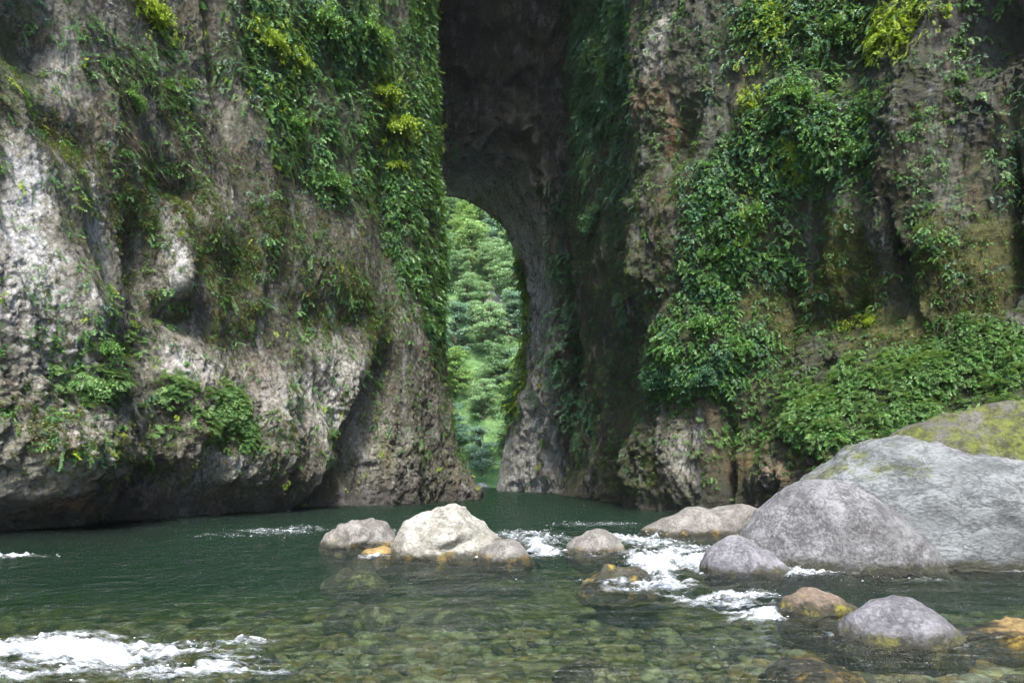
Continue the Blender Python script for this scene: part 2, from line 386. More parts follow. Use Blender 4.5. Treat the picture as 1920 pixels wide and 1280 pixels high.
LV_green = [(480, 90, 70, 110, .9), (600, 60, 110, 90, 1), (620, 200, 110, 120, 1), (700, 100, 90, 120, 1), (800, 150, 50, 240, 1.3), (560, 300, 90, 70, .8), (650, 330, 80, 60, .7),
            (808, 400, 42, 170, 1.2), (815, 520, 24, 120, 1.), (762, 450, 50, 80, .45), (828, 680, 16, 150, 1.), (250, 130, 90, 110, .42), (330, 180, 80, 120, .35), (250, 290, 80, 60, .35),
            (480, 500, 90, 90, .22), (560, 470, 90, 80, .28), (620, 560, 80, 60, .25), (190, 620, 60, 40, .4), (190, 700, 55, 45, .5), (430, 770, 50, 35, .5), (225, 560, 40, 60, .35), (560, 30, 100, 50, .6)]
LV_lime = [(270, 12, 70, 30, 1), (490, 70, 60, 40, .9), (545, 95, 40, 40, .6), (715, 180, 26, 70, 1.1), (745, 250, 22, 50, .9), (800, 262, 26, 30, 1), (400, 160, 10, 25, .5), (300, 40, 60, 30, .5), (520, 220, 60, 60, .25)]
LV_fern = [(190, 705, 50, 40, 1), (330, 725, 35, 25, 1.), (430, 765, 50, 35, 1.), (470, 815, 26, 26, .6), (240, 640, 50, 40, .5), (400, 790, 70, 40, .4)]
LV_olive = [(560, 480, 150, 120, .8), (440, 560, 60, 120, .8), (270, 330, 110, 90, .6), (230, 480, 60, 120, .6), (680, 620, 60, 90, .6), (760, 560, 60, 120, .8), (110, 260, 50, 40, .8), (50, 800, 70, 70, .5), (250, 830, 200, 80, .3), (480, 850, 120, 50, .35)]
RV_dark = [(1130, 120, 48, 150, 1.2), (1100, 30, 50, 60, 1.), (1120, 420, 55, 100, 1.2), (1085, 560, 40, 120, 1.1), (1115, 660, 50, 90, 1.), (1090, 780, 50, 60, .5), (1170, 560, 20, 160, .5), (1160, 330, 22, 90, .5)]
RV_green = [(1400, 60, 90, 70, .8), (1500, 120, 110, 90, .9), (1600, 60, 100, 60, .7), (1480, 230, 140, 80, 1), (1570, 290, 100, 70, 1), (1400, 330, 90, 80, 1), (1350, 420, 80, 70, 1.1),
            (1330, 520, 70, 60, 1.1), (1280, 610, 70, 50, 1.1), (1240, 700, 60, 50, 1.1), (1330, 690, 90, 50, 1.1), (1420, 440, 60, 70, .7), (1400, 640, 60, 40, .8), (1220, 760, 40, 30, .9),
            (1800, 120, 90, 110, .35), (1750, 420, 120, 150, .3), (1500, 520, 60, 100, .4), (1880, 150, 50, 100, .5), (1890, 300, 40, 60, .5), (1500, 30, 90, 40, .7), (1700, 30, 70, 40, .5), (1900, 520, 30, 40, .4)]
RV_bank = [(1490, 740, 110, 50, 1), (1600, 770, 110, 45, 1.1), (1640, 690, 90, 50, .9), (1750, 710, 120, 60, 1.2), (1850, 660, 90, 60, 1.1), (1900, 720, 90, 60, 1.2), (1680, 800, 120, 30, 1), (1460, 810, 80, 40, .6), (1800, 640, 70, 50, .6), (1560, 820, 60, 40, .6)]
RV_lime = [(1440, 50, 50, 50, .6), (1660, 60, 50, 50, .9), (1410, 170, 40, 60, .6), (1395, 410, 40, 50, .4), (1710, 30, 30, 60, .7), (1480, 290, 50, 40, .4), (1620, 600, 30, 15, .8)]
RV_olive = [(1250, 650, 60, 70, .5), (1190, 460, 40, 90, .4), (1480, 600, 80, 100, 1), (1760, 530, 90, 130, 1), (1850, 500, 70, 120, .9), (1600, 560, 90, 90, 1), (1560, 440, 70, 80, .6), (1700, 620, 90, 50, .9), (1450, 830, 100, 50, .6), (1230, 900, 60, 50, .5), (1320, 560, 60, 50, .4), (1150, 900, 70, 40, .4), (1740, 170, 70, 90, .3)]

LC.m = dict(green=LC.mask(LV_green), lime=LC.mask(LV_lime), fern=LC.mask(LV_fern), olive=LC.mask(LV_olive))
RC.m = dict(dark=RC.mask(RV_dark), green=RC.mask(RV_green), bank=RC.mask(RV_bank), lime=RC.mask(RV_lime), olive=RC.mask(RV_olive))

def add_cliff(name, cl, pale, moss, stain, dark, veg):
    at = dict(pale=np.clip(pale, -1, 1.3), moss=np.clip(moss, 0, 1), stain=np.clip(stain, 0, 1), dark=np.clip(dark, 0, 1), veg=np.clip(veg, 0, 1))
    me = mesh_np(name, flat(cl.P), grid_faces(cl.nr, cl.nc, cl.flip), M_cliff, True, {k: v.ravel() for k, v in at.items()})
    o = link(name, me); tag(o, kind='structure'); return o
paleL = LC.mask([(60, 560, 130, 120, 1.), (60, 330, 70, 70, 1.1), (120, 120, 60, 130, .8), (330, 480, 36, 110, 1.), (345, 680, 70, 50, .9), (420, 400, 40, 60, .8), (500, 720, 120, 70, .6), (120, 700, 130, 60, .4),
                 (150, 850, 160, 80, .8), (420, 860, 140, 60, .8), (600, 780, 50, 70, .7), (640, 680, 70, 50, .7), (330, 130, 40, 60, .5), (30, 430, 60, 80, .8), (690, 820, 60, 90, .35), (790, 850, 60, 60, .45), (180, 420, 30, 130, .6), (395, 190, 30, 60, .3)])-.12
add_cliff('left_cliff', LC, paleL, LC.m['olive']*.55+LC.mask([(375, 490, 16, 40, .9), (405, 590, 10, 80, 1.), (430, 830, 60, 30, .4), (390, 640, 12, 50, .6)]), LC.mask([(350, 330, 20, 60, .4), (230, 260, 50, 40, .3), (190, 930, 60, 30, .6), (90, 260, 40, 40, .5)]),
          base_band(LC)+.45*carve*(1-ss(1.0, 3.2, du)), np.maximum(LC.m['green'], .7*LC.m['lime']))  # hollow beside the diagonal edge gets a darker tone
paleR = RC.mask([(1230, 60, 60, 90, 1.), (1210, 260, 40, 90, .8), (1290, 430, 30, 50, .8), (1200, 400, 30, 90, .3), (1280, 840, 60, 70, 1.), (1440, 880, 80, 60, .6), (1250, 900, 80, 50, .5), (1700, 280, 60, 80, .55), (1640, 430, 40, 90, .5), (1750, 200, 60, 90, .2), (1850, 430, 50, 80, .1), (1100, 870, 60, 60, .3)])-.58+.0
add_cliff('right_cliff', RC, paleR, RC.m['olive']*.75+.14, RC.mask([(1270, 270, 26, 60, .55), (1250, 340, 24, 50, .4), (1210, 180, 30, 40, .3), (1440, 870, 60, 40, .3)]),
          base_band(RC)*.8+RC.mask([(1870, 90, 110, 130, 1.1), (1890, 350, 50, 120, .5), (1560, 590, 100, 60, .5), (1060, 300, 40, 400, .6), (1160, 730, 20, 100, .7)]), np.maximum(np.maximum(RC.m['dark'], RC.m['green']), RC.m['bank']*.8))  # shade painted into the carved hollows, crease, recess and upper corner

# ---------------------------------------------------------------- natural arch: shade painted on face, bounce light on vault, right-hand inner wall
YB = 66.; YFr = 54.
back = [(560, 915), (640, 700), (700, 500), (760, 400), (820, 366), (870, 376), (910, 398), (942, 428), (966, 475), (979, 530), (986, 590), (982, 645), (968, 695), (956, 760), (947, 830), (935, 890), (928, 935)]
front = [(620, 935), (640, 700), (680, 480), (740, 330), (815, 292), (880, 272), (935, 262), (975, 258), (1003, 285), (1015, 360), (1030, 460), (1040, 560), (1047, 650), (1052, 720), (1056, 790), (1060, 860), (1066, 960)]
def resample(poly, Y, n):
    p = np.array([world(a, b, Y)[[0, 2]] for a, b in poly]); k = np.linspace(0, len(p)-1, n); kk = np.arange(len(p))
    q = np.stack([np.interp(k, kk, p[:, 0]), np.interp(k, kk, p[:, 1])], -1)
    for _ in range(8): q[1:-1] = (q[:-2]+2*q[1:-1]+q[2:])/4
    return q
n = 330; qb = resample(back, YB, n); qf = resample(front, YFr, n)
cen = np.array([-3.5, 8.]); rows = []
ring = 120; tun = 150
for i in range(ring):
    t = i/(ring-1); f = 1+(1-t)**1.15*.95
    q = cen+(qf-cen)*f; rows.append(np.stack([q[:, 0], YFr-.6*math.sin(t*math.pi)+1.2*max(0, (t-.9)/.1)**2-.55*np.maximum(0, q[:, 1]-32)-.02*np.maximum(0, q[:, 1]-36)**2, q[:, 1]], -1))  # upper face leans forward, shaped to keep itself in shade
for i in range(1, tun):
    t = i/(tun-1); bul = math.sin(t*math.pi)*.5+.25*t
    q = qf*(1-t)+qb*t; d = q-cen; d /= np.linalg.norm(d, axis=1)[:, None]; q = q+d*bul
    rows.append(np.stack([q[:, 0], np.full(n, YFr+1.2+(YB-YFr-1.2)*t), q[:, 1]], -1))
for i in range(1, 24):
    t = i/23; q = cen+(qb-cen)*(1+t*.12); rows.append(np.stack([q[:, 0], np.full(n, YB+.8*math.sin(t*3.1)), q[:, 1]], -1))
A = np.array(rows); An = grid_normals(A)
tocen = np.array([cen[0], 60, cen[1]])-A
fl = (An[:ring, :, 1].mean() > 0); An = -An if fl else An
Af = flat(A)+900
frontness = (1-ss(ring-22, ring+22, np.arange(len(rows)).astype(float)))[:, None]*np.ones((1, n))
d = fbm(Af, 5, 3)*.7+(ridged(Af, 2.2, 4, .55)-.9)*.40+fbm(Af, .8, 3, .55)*.22+(np.abs(fbm(Af, .4, 2))-.3)*.12
edge = np.minimum(1, np.maximum(.25, np.abs(np.arange(len(rows))-(ring+tun))[:, None]/25.))
A = A+An*(d.reshape(A.shape[:2])*(.75+.35*frontness)*edge)[..., None]
Ar = np.concatenate([np.full(ring, 1.), np.linspace(.5, .0, tun-1), np.full(23, 0.)])[:, None]*np.ones((1, n))
kcol = np.arange(n)/n*16
mossA = (ss(10, 11, kcol)*(1-ss(15.2, 16, kcol)))[None]*(.36)*np.ones_like(Ar)*(1-.3*Ar)
An2 = grid_normals(A); An2 = -An2 if fl else An2
paleA = -.1+.85*(1-frontness)+.0*(ss(9.5, 11, kcol))[None]-.1  # vault colour paled to stand in for bounce light
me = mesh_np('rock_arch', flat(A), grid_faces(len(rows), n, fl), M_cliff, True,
             dict(pale=paleA, moss=mossA*.9, veg=np.zeros_like(Ar)+.0, stain=np.zeros_like(Ar), dark=frontness*.45))  # front face darkened: wet rock and painted shade together
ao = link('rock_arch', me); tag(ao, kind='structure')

# ---------------------------------------------------------------- hillside and far bank beyond the arch
def hill_z(X, Y): return np.maximum(-.6, (Y-82)*1.36)+.0*X
gx, gy = np.meshgrid(np.linspace(-70, 60, 160), np.concatenate([np.linspace(70, 170, 160), np.linspace(175, 420, 30)]))
hz = np.minimum(hill_z(gx, gy), 140+.2*gy)+0.
Ph = np.stack([gx, gy, hz], -1); nzh = fbm(flat(Ph), 9, 4).reshape(gx.shape)*2.2*ss(79, 88, gy)+fbm(flat(Ph), 2, 3).reshape(gx.shape)*.5*ss(76, 82, gy)
Ph[..., 2] += nzh
scar = np.exp(-(((gx+2.6)/2.)**2+((gy-101)/4.)**2))
m = NT('hillside_soil'); nn = m.noise(.5, 6, .7); c = m.mix(m.rng(nn, .4, .6), (.04, .09, .03), (.10, .17, .06)); sc_ = m.mix(m.rng(m.noise(1.5, 6, .7), .35, .65), (.12, .11, .09), (.34, .32, .29))
c = m.mix(m.rng(m.math('ADD', m.attr('scar'), m.math('MULTIPLY', m.math('SUBTRACT', m.noise(.7, 5, .7), .5), 1.2)), .35, .6), c, sc_)
M_hill = m.done(m.pbsdf(c, .9, m.bump(m.noise(1.2, 6, .7), .8, .6), .2))
o = link('hillside', mesh_np('hillside', flat(Ph), grid_faces(*gx.shape), M_hill, True, dict(scar=scar.ravel()))); tag(o, kind='structure')

# ---------------------------------------------------------------- riverbed
def bed_depth(X, Y):
    # deep channel below the left cliff, shallow right and towards the camera
    d = .62+.55*ss(2, -6, X)*ss(8, 16, Y)+1.3*ss(15, 22, Y)
    d = d-.30*ss(7.5, 4.5, Y)*ss(1.0, -2.2, X)-.33*ss(1.0, 3.2, X)*ss(9, 5.5, Y)
    return d
ys = np.concatenate([np.linspace(-4, 3.5, 20), 1.5*F/np.linspace(1500-HY, 905-HY, 230), [150.]])
ys = np.sort(ys); xs = np.linspace(-1, 1, 260)
gx = xs[None]*(ys[:, None]*.95+8); gy = np.repeat(ys[:, None], 260, 1)
Pb = np.stack([gx, gy, -bed_depth(gx, gy)], -1); f_ = flat(Pb)*np.array([1, 1, 0])
Pb[..., 2] += (fbm(f_, 1.6, 3)*.10+(np.abs(fbm(f_, .45, 2))-.3)*-.07).reshape(gx.shape)
m = NT('riverbed_gravel')
v1 = m.n('ShaderNodeTexVoronoi'); m.l(m.scl(m.obj, (1, 1, 1)), v1.inputs[0]); v1.inputs['Scale'].default_value = 5.5
v2 = m.n('ShaderNodeTexVoronoi'); m.l(m.obj, v2.inputs[0]); v2.inputs['Scale'].default_value = 15
sepc = m.n('ShaderNodeSeparateColor'); m.l(v1.outputs['Color'], sepc.inputs[0]); sep2 = m.n('ShaderNodeSeparateColor'); m.l(v2.outputs['Color'], sep2.inputs[0])
cc = m.mix(m.rng(sepc.outputs[0], .1, .95), (.06, .056, .035), (.34, .31, .19)); c2 = m.mix(m.noise(2.5, 6, .75), (.03, .027, .016), (.26, .22, .12))
cc = m.mix(.45, cc, c2); cc = m.mix(m.math('MULTIPLY', m.rng(v1.outputs[0], .45, .75), .7), cc, (.03, .03, .02))
cc = m.mix(m.math('MULTIPLY', m.rng(m.noise(.7, 4), .5, .68), .4), cc, (.16, .12, .05))
hgt = m.math('SUBTRACT', 1., v1.outputs[0])
M_bed = m.done(m.pbsdf(cc, .8, m.bump(hgt, 1., .12), .2))
bed = link('riverbed', mesh_np('riverbed', flat(Pb), grid_faces(*gx.shape), M_bed)); tag(bed, kind='structure')

# ---------------------------------------------------------------- boulders
def ico(sub):
    import bmesh
    bm = bmesh.new(); bmesh.ops.create_icosphere(bm, subdivisions=sub, radius=1)
    V = np.array([v.co[:] for v in bm.verts]); Fc = np.array([[v.index for v in f.verts] for f in bm.faces]); bm.free(); return V, Fc
ICO = {s: ico(s) for s in (3, 4, 5, 6)}
footprints = []
def boulder_mesh(name, outline, Y, depth, mat, sub=5, amp=.05, seed=0, base=None, lower=.55, sq=1.0, feats=None, mossf=None, origin=None, tilt=0.):
    """outline: the upper silhouette as photo positions, set at distance Y; depth: half-thickness along the view in metres"""
    pts = np.array([world(a, b, Y)[[0, 2]] for a, b in outline])
    cx = (pts[0, 0]+pts[-1, 0])/2; cz = min(pts[0, 1], pts[-1, 1]) if base is None else base
    rel = pts-np.array([cx, cz]); th = np.arctan2(rel[:, 1], rel[:, 0]); rr = np.linalg.norm(rel, axis=1)
    o = np.argsort(th); th = th[o]; rr = rr[o]
    low_th = np.array([-math.pi*.72, -math.pi/2, -math.pi*.28]); hw = (pts[-1, 0]-pts[0, 0])/2
    lr = np.array([hw*.62, hw*lower*.8, hw*.62])
    T = np.concatenate([low_th, th]); Rr = np.concatenate([lr, rr]); o = np.argsort(T); T = T[o]; Rr = Rr[o]
    T = np.concatenate([T-2*math.pi, T, T+2*math.pi]); Rr = np.tile(Rr, 3)
    V, Fc = ICO[sub]; V = V.copy()
    t = np.arctan2(V[:, 2], V[:, 0]); rad = 0
    ws = np.array([1, 3, 4, 3, 1.]); ws /= ws.sum()
    for k, w_ in zip((-.14, -.07, 0, .07, .14), ws): rad = rad+w_*np.interp(t+k, T, Rr)
    rho = np.sqrt(V[:, 0]**2+V[:, 2]**2)
    shr = rho**sq
    P = np.stack([rad*np.cos(t)*shr, V[:, 1]*depth, rad*np.sin(t)*shr], -1)
    P[:, 0] += tilt*P[:, 1]
    s_ = seed*13.7+3; sz = max(hw, .25)
    n0 = P/np.linalg.norm(P, axis=1)[:, None]
    dd = fbm(P+s_, sz*.9, 4, .5)*amp*1.6*sz+(ridged(P+s_, sz*.5, 3, .5)-.9)*amp*.7*sz+fbm(P+s_, .07, 2)*.006
    if feats is not None: dd = dd+feats(P, cx, cz)
    P = P+n0*dd[:, None]
    at = dict(moss=(mossf(P) if mossf else np.zeros(len(P))))
    me = mesh_np(name, P, Fc, mat, True, at)
    o = link(name, me); o.location = (cx, Y, cz)
    footprints.append((cx, Y, hw, depth))
    return o

G_pale = boulder_material('river_granite_pale', (.36, .35, .31), (.15, .142, .115), (.09, .085, .065), .12)
G_grey = boulder_material('river_granite_grey', (.22, .21, .19), (.085, .078, .068), (.07, .062, .055), .10, (.20, .12, .02))
G_lilac = boulder_material('river_granite_lilac', (.20, .195, .21), (.07, .068, .074), (.08, .075, .08), .10, (.10, .095, .02), 1.)
G_big = boulder_material('granite_big', (.20, .20, .203), (.060, .058, .060), (.06, .058, .06), .15, (.055, .06, .02), 1., 0, .8)
G_slab = boulder_material('granite_slab', (.19, .20, .203), (.052, .057, .058), (.06, .065, .065), .15, (.05, .06, .02), .5, .9, .9, True)
G_moss = boulder_material('granite_mossy', (.12, .115, .10), (.045, .043, .036), (.03, .028, .022), .0, (.05, .05, .02), .6, 1., .8)
G_ochre = boulder_material('ochre_rock', (.30, .205, .075), (.15, .105, .04), (.12, .075, .025), .02, (.34, .21, .04), .6)
G_green = boulder_material('sunken_pale', (.40, .41, .26), (.26, .28, .17), (.12, .13, .07), .02, (.34, .34, .18), .4)
G_wash = boulder_material('washed_rock', (.24, .22, .19), (.11, .095, .075), (.05, .045, .035), .55, (.30, .21, .03), 1.)
G_red = boulder_material('wet_reddish', (.22, .17, .13), (.11, .08, .055), (.08, .05, .035), .14, (.19, .17, .02), 1.)

def groove(P, cx, cz):
    a = np.exp(-(((P[:, 0]-.15)/.35)**2+((P[:, 2]-.38-.25*(P[:, 0]-.15))/.07)**2))*(P[:, 1] < 0)
    return -.20*a
b = boulder_mesh('boulder', [(733, 1050), (742, 1008), (765, 984), (800, 960), (845, 946), (880, 960), (912, 988), (932, 1015), (938, 1050)], 12.9, .85, G_pale, 6, .07, 1, feats=groove)
tag(b, 'largest pale boulder in mid river, with a dark groove across its face', 'boulder')
b = boulder_mesh('boulder', [(597, 1025), (618, 996), (650, 978), (680, 971), (710, 976), (735, 995), (744, 1025)], 14.6, .7, G_grey, 5, .10, 2)
tag(b, 'low mottled grey boulder just left of the largest mid-river boulder', 'boulder')
b = boulder_mesh('boulder', [(895, 1058), (904, 1032), (925, 1014), (948, 1008), (972, 1016), (990, 1035), (1003, 1058)], 12.2, .5, G_grey, 5, .05, 3)
tag(b, 'small round stone touching the right side of the largest mid-river boulder', 'boulder')
b = boulder_mesh('boulder', [(1055, 1040), (1072, 1013), (1100, 996), (1122, 993), (1145, 1003), (1163, 1022), (1178, 1040)], 13.4, .55, G_grey, 5, .05, 4)
tag(b, 'brown-sided dome stone standing alone in the middle of the rapids', 'boulder')
b = boulder_mesh('boulder', [(1190, 1000), (1220, 981), (1270, 969), (1330, 962), (1370, 948), (1400, 945), (1425, 957), (1440, 1000)], 18., 1.0, G_grey, 5, .035, 5, lower=.25)
tag(b, 'long low brown rock at the right cliff foot, left behind the cracked boulder', 'boulder')
b = boulder_mesh('boulder', [(1312, 1066), (1322, 1031), (1350, 1010), (1385, 1006), (1425, 1020), (1455, 1042), (1480, 1072)], 10.45, .45, G_lilac, 5, .05, 6)
tag(b, 'rounded grey stone with foam at its foot, before the huge cracked boulder', 'boulder')
b = boulder_mesh('boulder', [(1083, 1098), (1108, 1068), (1150, 1050), (1200, 1055), (1235, 1080), (1252, 1108)], 9.6, .40, G_wash, 5, .12, 7)
b.location.z -= .10; tag(b, 'low yellow-brown rock with white water pouring over its right side', 'boulder')
b = boulder_mesh('boulder', [(1452, 1168), (1462, 1132), (1490, 1111), (1540, 1107), (1580, 1122), (1625, 1160)], 7.6, .38, G_red, 5, .06, 8)
tag(b, 'wet reddish stone just behind the grey dome stone, right foreground', 'boulder')
b = boulder_mesh('boulder', [(1555, 1222), (1578, 1172), (1620, 1140), (1680, 1119), (1720, 1122), (1765, 1150), (1793, 1187), (1815, 1222)], 6.35, .48, G_lilac, 6, .035, 9)
tag(b, 'smooth grey dome stone with olive flanks in the right foreground water', 'boulder')
# the huge cracked boulder: front lobe and the slab behind the crack
big = bpy.data.objects.new('cracked_boulder', None); C.objects.link(big); big.location = (6.0, 11., 0)
tag(big, 'huge grey boulder split by a slanting crack, filling the right bank below the mossy rock', 'boulder')
def lobef(P, cx, cz): return (np.abs(fbm(P+5, .16, 3, .55))-.3)*.035+(ridged(P+31, .8, 3)-.9)*.03
def slabf(P, cx, cz):
    D_ = np.stack([P[:, 0]*.8+P[:, 2]*.6, P[:, 1], -P[:, 0]*.6+P[:, 2]*.8], -1)
    return (ridged(D_+9, .55, 4, .5, (.9, .5, .22))-.9)*.075+(np.abs(fbm(P+5, .18, 3, .6))-.3)*.04+fbm(D_+3, 1.3, 2, .5, (1, 1, .4))*.10
def slab_old(P, cx, cz):
    s = fbm(P+77, .9, 4, .5, (.35, 1, 1.4))
    return s*.10
lobe = boulder_mesh('lobe', [(1380, 1010), (1425, 955), (1450, 930), (1490, 904), (1530, 896), (1580, 903), (1630, 937), (1675, 978), (1730, 1035), (1800, 1110)], 11.5, 1.1, G_big, 6, .02, 10, base=-.25, feats=lobef, tilt=-.2, sq=.8)
slab = boulder_mesh('slab', [(1440, 1120), (1485, 940), (1520, 880), (1580, 842), (1640, 818), (1690, 814), (1760, 834), (1850, 864), (1930, 882), (2060, 915), (2200, 990), (2280, 1120)], 12.2, 1.6, G_slab, 6, .03, 11, base=-.25, feats=slabf,
                    mossf=lambda P: (.58)*ss(1.0, 1.9, P[:, 2])*ss(-.8, -2.0, P[:, 0]), sq=.9)
for o in (lobe, slab): o.parent = big; o.matrix_parent_inverse = Matrix.Translation(big.location).inverted()
b = boulder_mesh('boulder', [(1640, 900), (1680, 812), (1725, 788), (1780, 764), (1850, 750), (1930, 748), (2050, 770), (2180, 860), (2220, 950)], 14.4, 1.7, G_moss, 6, .05, 12, base=0., mossf=lambda P: .78*ss(.4, 2.1, P[:, 2]))
tag(b, 'dark boulder capped with yellow-green moss, above and behind the huge cracked boulder', 'boulder')
# under or just at the surface
b = boulder_mesh('boulder', [(1428, 1262), (1460, 1230), (1510, 1216), (1560, 1224), (1620, 1262)], 5.5, .42, G_ochre, 5, .06, 13); b.location.z = -.20
tag(b, 'orange-brown sunken boulder left of the grey dome stone, bottom right', 'boulder')
b = boulder_mesh('boulder', [(1770, 1195), (1810, 1162), (1880, 1148), (1960, 1150), (2060, 1195)], 6.7, .55, G_ochre, 5, .07, 14); b.location.z = -.24
tag(b, 'golden sunken boulder right of the grey dome stone', 'boulder')
b = boulder_mesh('boulder', [(660, 1048), (680, 1026), (710, 1018), (740, 1022), (760, 1048)], 13.2, .5, G_ochre, 4, .05, 15); b.location.z = -.2
tag(b, 'yellow flat stone awash between the two left mid-river boulders', 'boulder')
for i, (px, py, hw, hy, dz, lab) in enumerate([
        (665, 1056, 66, .45, -.17, 'pale green flat stone under the surface in front of the yellow stone awash'),
        (680, 1096, 75, .5, -.30, 'long pale green submerged stone left of the broad sunken one'),
        (880, 1088, 110, .6, -.32, 'broad pale submerged stone in front of the largest mid-river boulder'),
        (1110, 1218, 75, .22, -.12, 'pale slab under the water at the bottom centre of the picture'),
        (1330, 1262, 60, .2, -.14, 'small pale submerged stone left of the orange sunken boulder'),
        (1800, 1262, 110, .3, -.14, 'light brown sunken stone in the bottom right corner')]):
    X, Y = onwater(px, py); W = hw/F*Y
    b = boulder_mesh('boulder', [(960+(X-W)/Y*F, HY+CH/Y*F), (960+(X-W*.6)/Y*F, HY+(CH-W*.28)/Y*F), (960+X/Y*F, HY+(CH-W*.38)/Y*F), (960+(X+W*.6)/Y*F, HY+(CH-W*.26)/Y*F), (960+(X+W)/Y*F, HY+CH/Y*F)], Y, hy, G_green if i < 5 else G_ochre, 4, .07, 20+i, lower=.3)
    b.location.z = dz-W*.36; tag(b, lab, 'boulder'); footprints.pop()
for px, py, W, H, Y, lab in ((903, 913, 1.0, .55, 80, 'small pale rock at the far water edge, nearest the left cliff'), (921, 908, .8, .8, 83, 'small pale rock at the far water edge, nearest the right arch foot'), (882, 905, 1.3, 1.1, 86, 'larger pale boulder on the far bank under the trees')):
    X = (px-960)/F*Y; wv = [(960+(X+a*W)/Y*F, HY+(CH-c_*H)/Y*F) for a, c_ in ((-1, -.2), (-.7, .6), (0, 1), (.6, .75), (1, -.2))]
    b = boulder_mesh('boulder', wv, Y, W*.8, G_pale, 4, .08, int(px)); tag(b, lab, 'boulder'); footprints.pop()

# cobbles lying on the riverbed: a few hundred singly, as parts of the bed, the rest joined
cobs = []
for i in range(6):
    V, Fc = ICO[3]; V = V*np.array([1, .8, .45]); V = V+V*fbm(V+i*9, .9, 3)[:, None]*.22
    cobs.append((V, Fc))
cm = [plain_material('cobble_%s' % n_, a, b_, 9, .7, .01) for n_, a, b_ in (('tan', (.07, .06, .035), (.24, .21, .12)), ('grey', (.08, .08, .06), (.30, .30, .23)), ('ochre', (.08, .06, .025), (.19, .14, .06)), ('dark', (.03, .03, .02), (.09, .09, .06)))]
cmesh = [mesh_np('cobble', V, Fc, cm[j]) for j in range(4) for V, Fc in cobs[:5]]
for i in range(280):
    py = 1150+random.random()**.8*128; px = random.uniform(-20, 1940); X, Y = onwater(px, py); s = random.uniform(.06, .17)
    o = link('cobble', random.choice(cmesh[:15] if random.random() < .8 else cmesh), bed)
    o.location = (X, Y, -float(bed_depth(np.array(X), np.array(Y)))+s*.15+.02); o.scale = (s, s, s*random.uniform(.7, 1.1)); o.rotation_euler = (random.uniform(-.2, .2), random.uniform(-.2, .2), random.uniform(0, 6.3))
VV = []; FF = []; nv = 0; V, Fc = ICO[3]
import itertools
for mi in range(4):
    VV = []; FF = []; nv = 0
    V0, F0 = cobs[mi]
    # coarse stones from a lower sphere
    Vc, Fq = ico(2); Vc = Vc*np.array([1, .8, .45])
    for i in range(750):
        py = 1050+random.random()**.6*225; px = random.uniform(-100, 2020); X, Y = onwater(px, py); s = random.uniform(.04, .13)*(1+.3*(Y > 8)); a = random.uniform(0, 6.3)
        W_ = (Vc+Vc*fbm(Vc+i, .9, 1)[:, None]*.25)*s; W_ = np.stack([W_[:, 0]*math.cos(a)-W_[:, 1]*math.sin(a)+X, W_[:, 0]*math.sin(a)+W_[:, 1]*math.cos(a)+Y, W_[:, 2]-float(bed_depth(np.array(X), np.array(Y)))+s*.1+.02], -1)
        VV.append(W_); FF.append(Fq+nv); nv += len(Vc)
    o = link('pebbles', mesh_np('pebbles', np.vstack(VV), np.vstack(FF), cm[mi]), bed); tag(o, kind='stuff')

# ---------------------------------------------------------------- river water
pyr = np.concatenate([np.linspace(HY+1150, 1310, 60, endpoint=False), np.linspace(1310, 903, 400)])
ys = CH*F/(pyr-HY); ys = np.concatenate([[-14., -6, -2, 0, .6], ys, [165.]])
xs = np.linspace(-1, 1, 760); gx = xs[None]*(np.abs(ys[:, None])*.80+np.where(ys[:, None] < 3, 8, 1.5)+.08*ys[:, None]); gy = np.repeat(ys[:, None], 760, 1)
def wfeat(lst):
    o = np.zeros_like(gx)
    for px, py, rx, ry, w_ in lst:
        X, Y = onwater(px, py); sx = rx/F*Y; sy = ry*Y*Y/(CH*F)
        o = o+w_*np.exp(-(((gx-X)/sx)**2+((gy-Y)/sy)**2))
    return o
rapids = wfeat([(1000, 1030, 60, 22, 1), (1080, 1000, 120, 16, .6), (1230, 1030, 120, 25, .9), (1290, 1060, 70, 28, 1), (1200, 1090, 110, 35, .8), (1400, 1075, 140, 16, .6), (1380, 1130, 110, 28, .7), (1250, 1130, 150, 20, .5), (200, 1230, 330, 60, .9), (1150, 1005, 150, 12, .6)])
foam_and_glints = wfeat([(1015, 1032, 34, 14, 1.1), (1000, 1012, 60, 8, .5), (1110, 983, 90, 5, .5), (1200, 1013, 60, 6, .6), (1275, 1028, 60, 10, .9), (1300, 1050, 45, 12, 1.), (1235, 1078, 36, 20, 1.4), (1150, 1015, 90, 7, .5), (1240, 1045, 60, 8, .6), (1120, 1085, 60, 6, .45), (900, 1000, 60, 4, .4), (1200, 1060, 26, 16, .8), (1210, 1110, 70, 8, .5), (1180, 1100, 90, 8, .4),
               (1390, 1066, 90, 7, 1.2), (1500, 1074, 90, 5, .8), (1650, 1086, 120, 4, .5), (1360, 1060, 50, 9, .7), (1415, 1150, 50, 12, 1.), (1350, 1130, 80, 12, .6), (1440, 1152, 22, 8, 1.), (1400, 1120, 80, 8, .4),
               (40, 1222, 160, 30, 1.3), (200, 1215, 200, 20, .7), (330, 1225, 140, 18, .5), (120, 1265, 300, 26, .65), (380, 1255, 120, 16, .5), (480, 1205, 50, 10, .4), (10, 1045, 60, 5, 1.), (700, 1040, 22, 6, 1.1), (470, 1000, 90, 8, .35), (560, 992, 70, 8, .35), (720, 998, 30, 8, .6), (1000, 1000, 60, 7, .4), (1150, 1045, 70, 6, .4), (1450, 985, 60, 6, .2)])  # the pair upstream at left paints teal highlights on the water
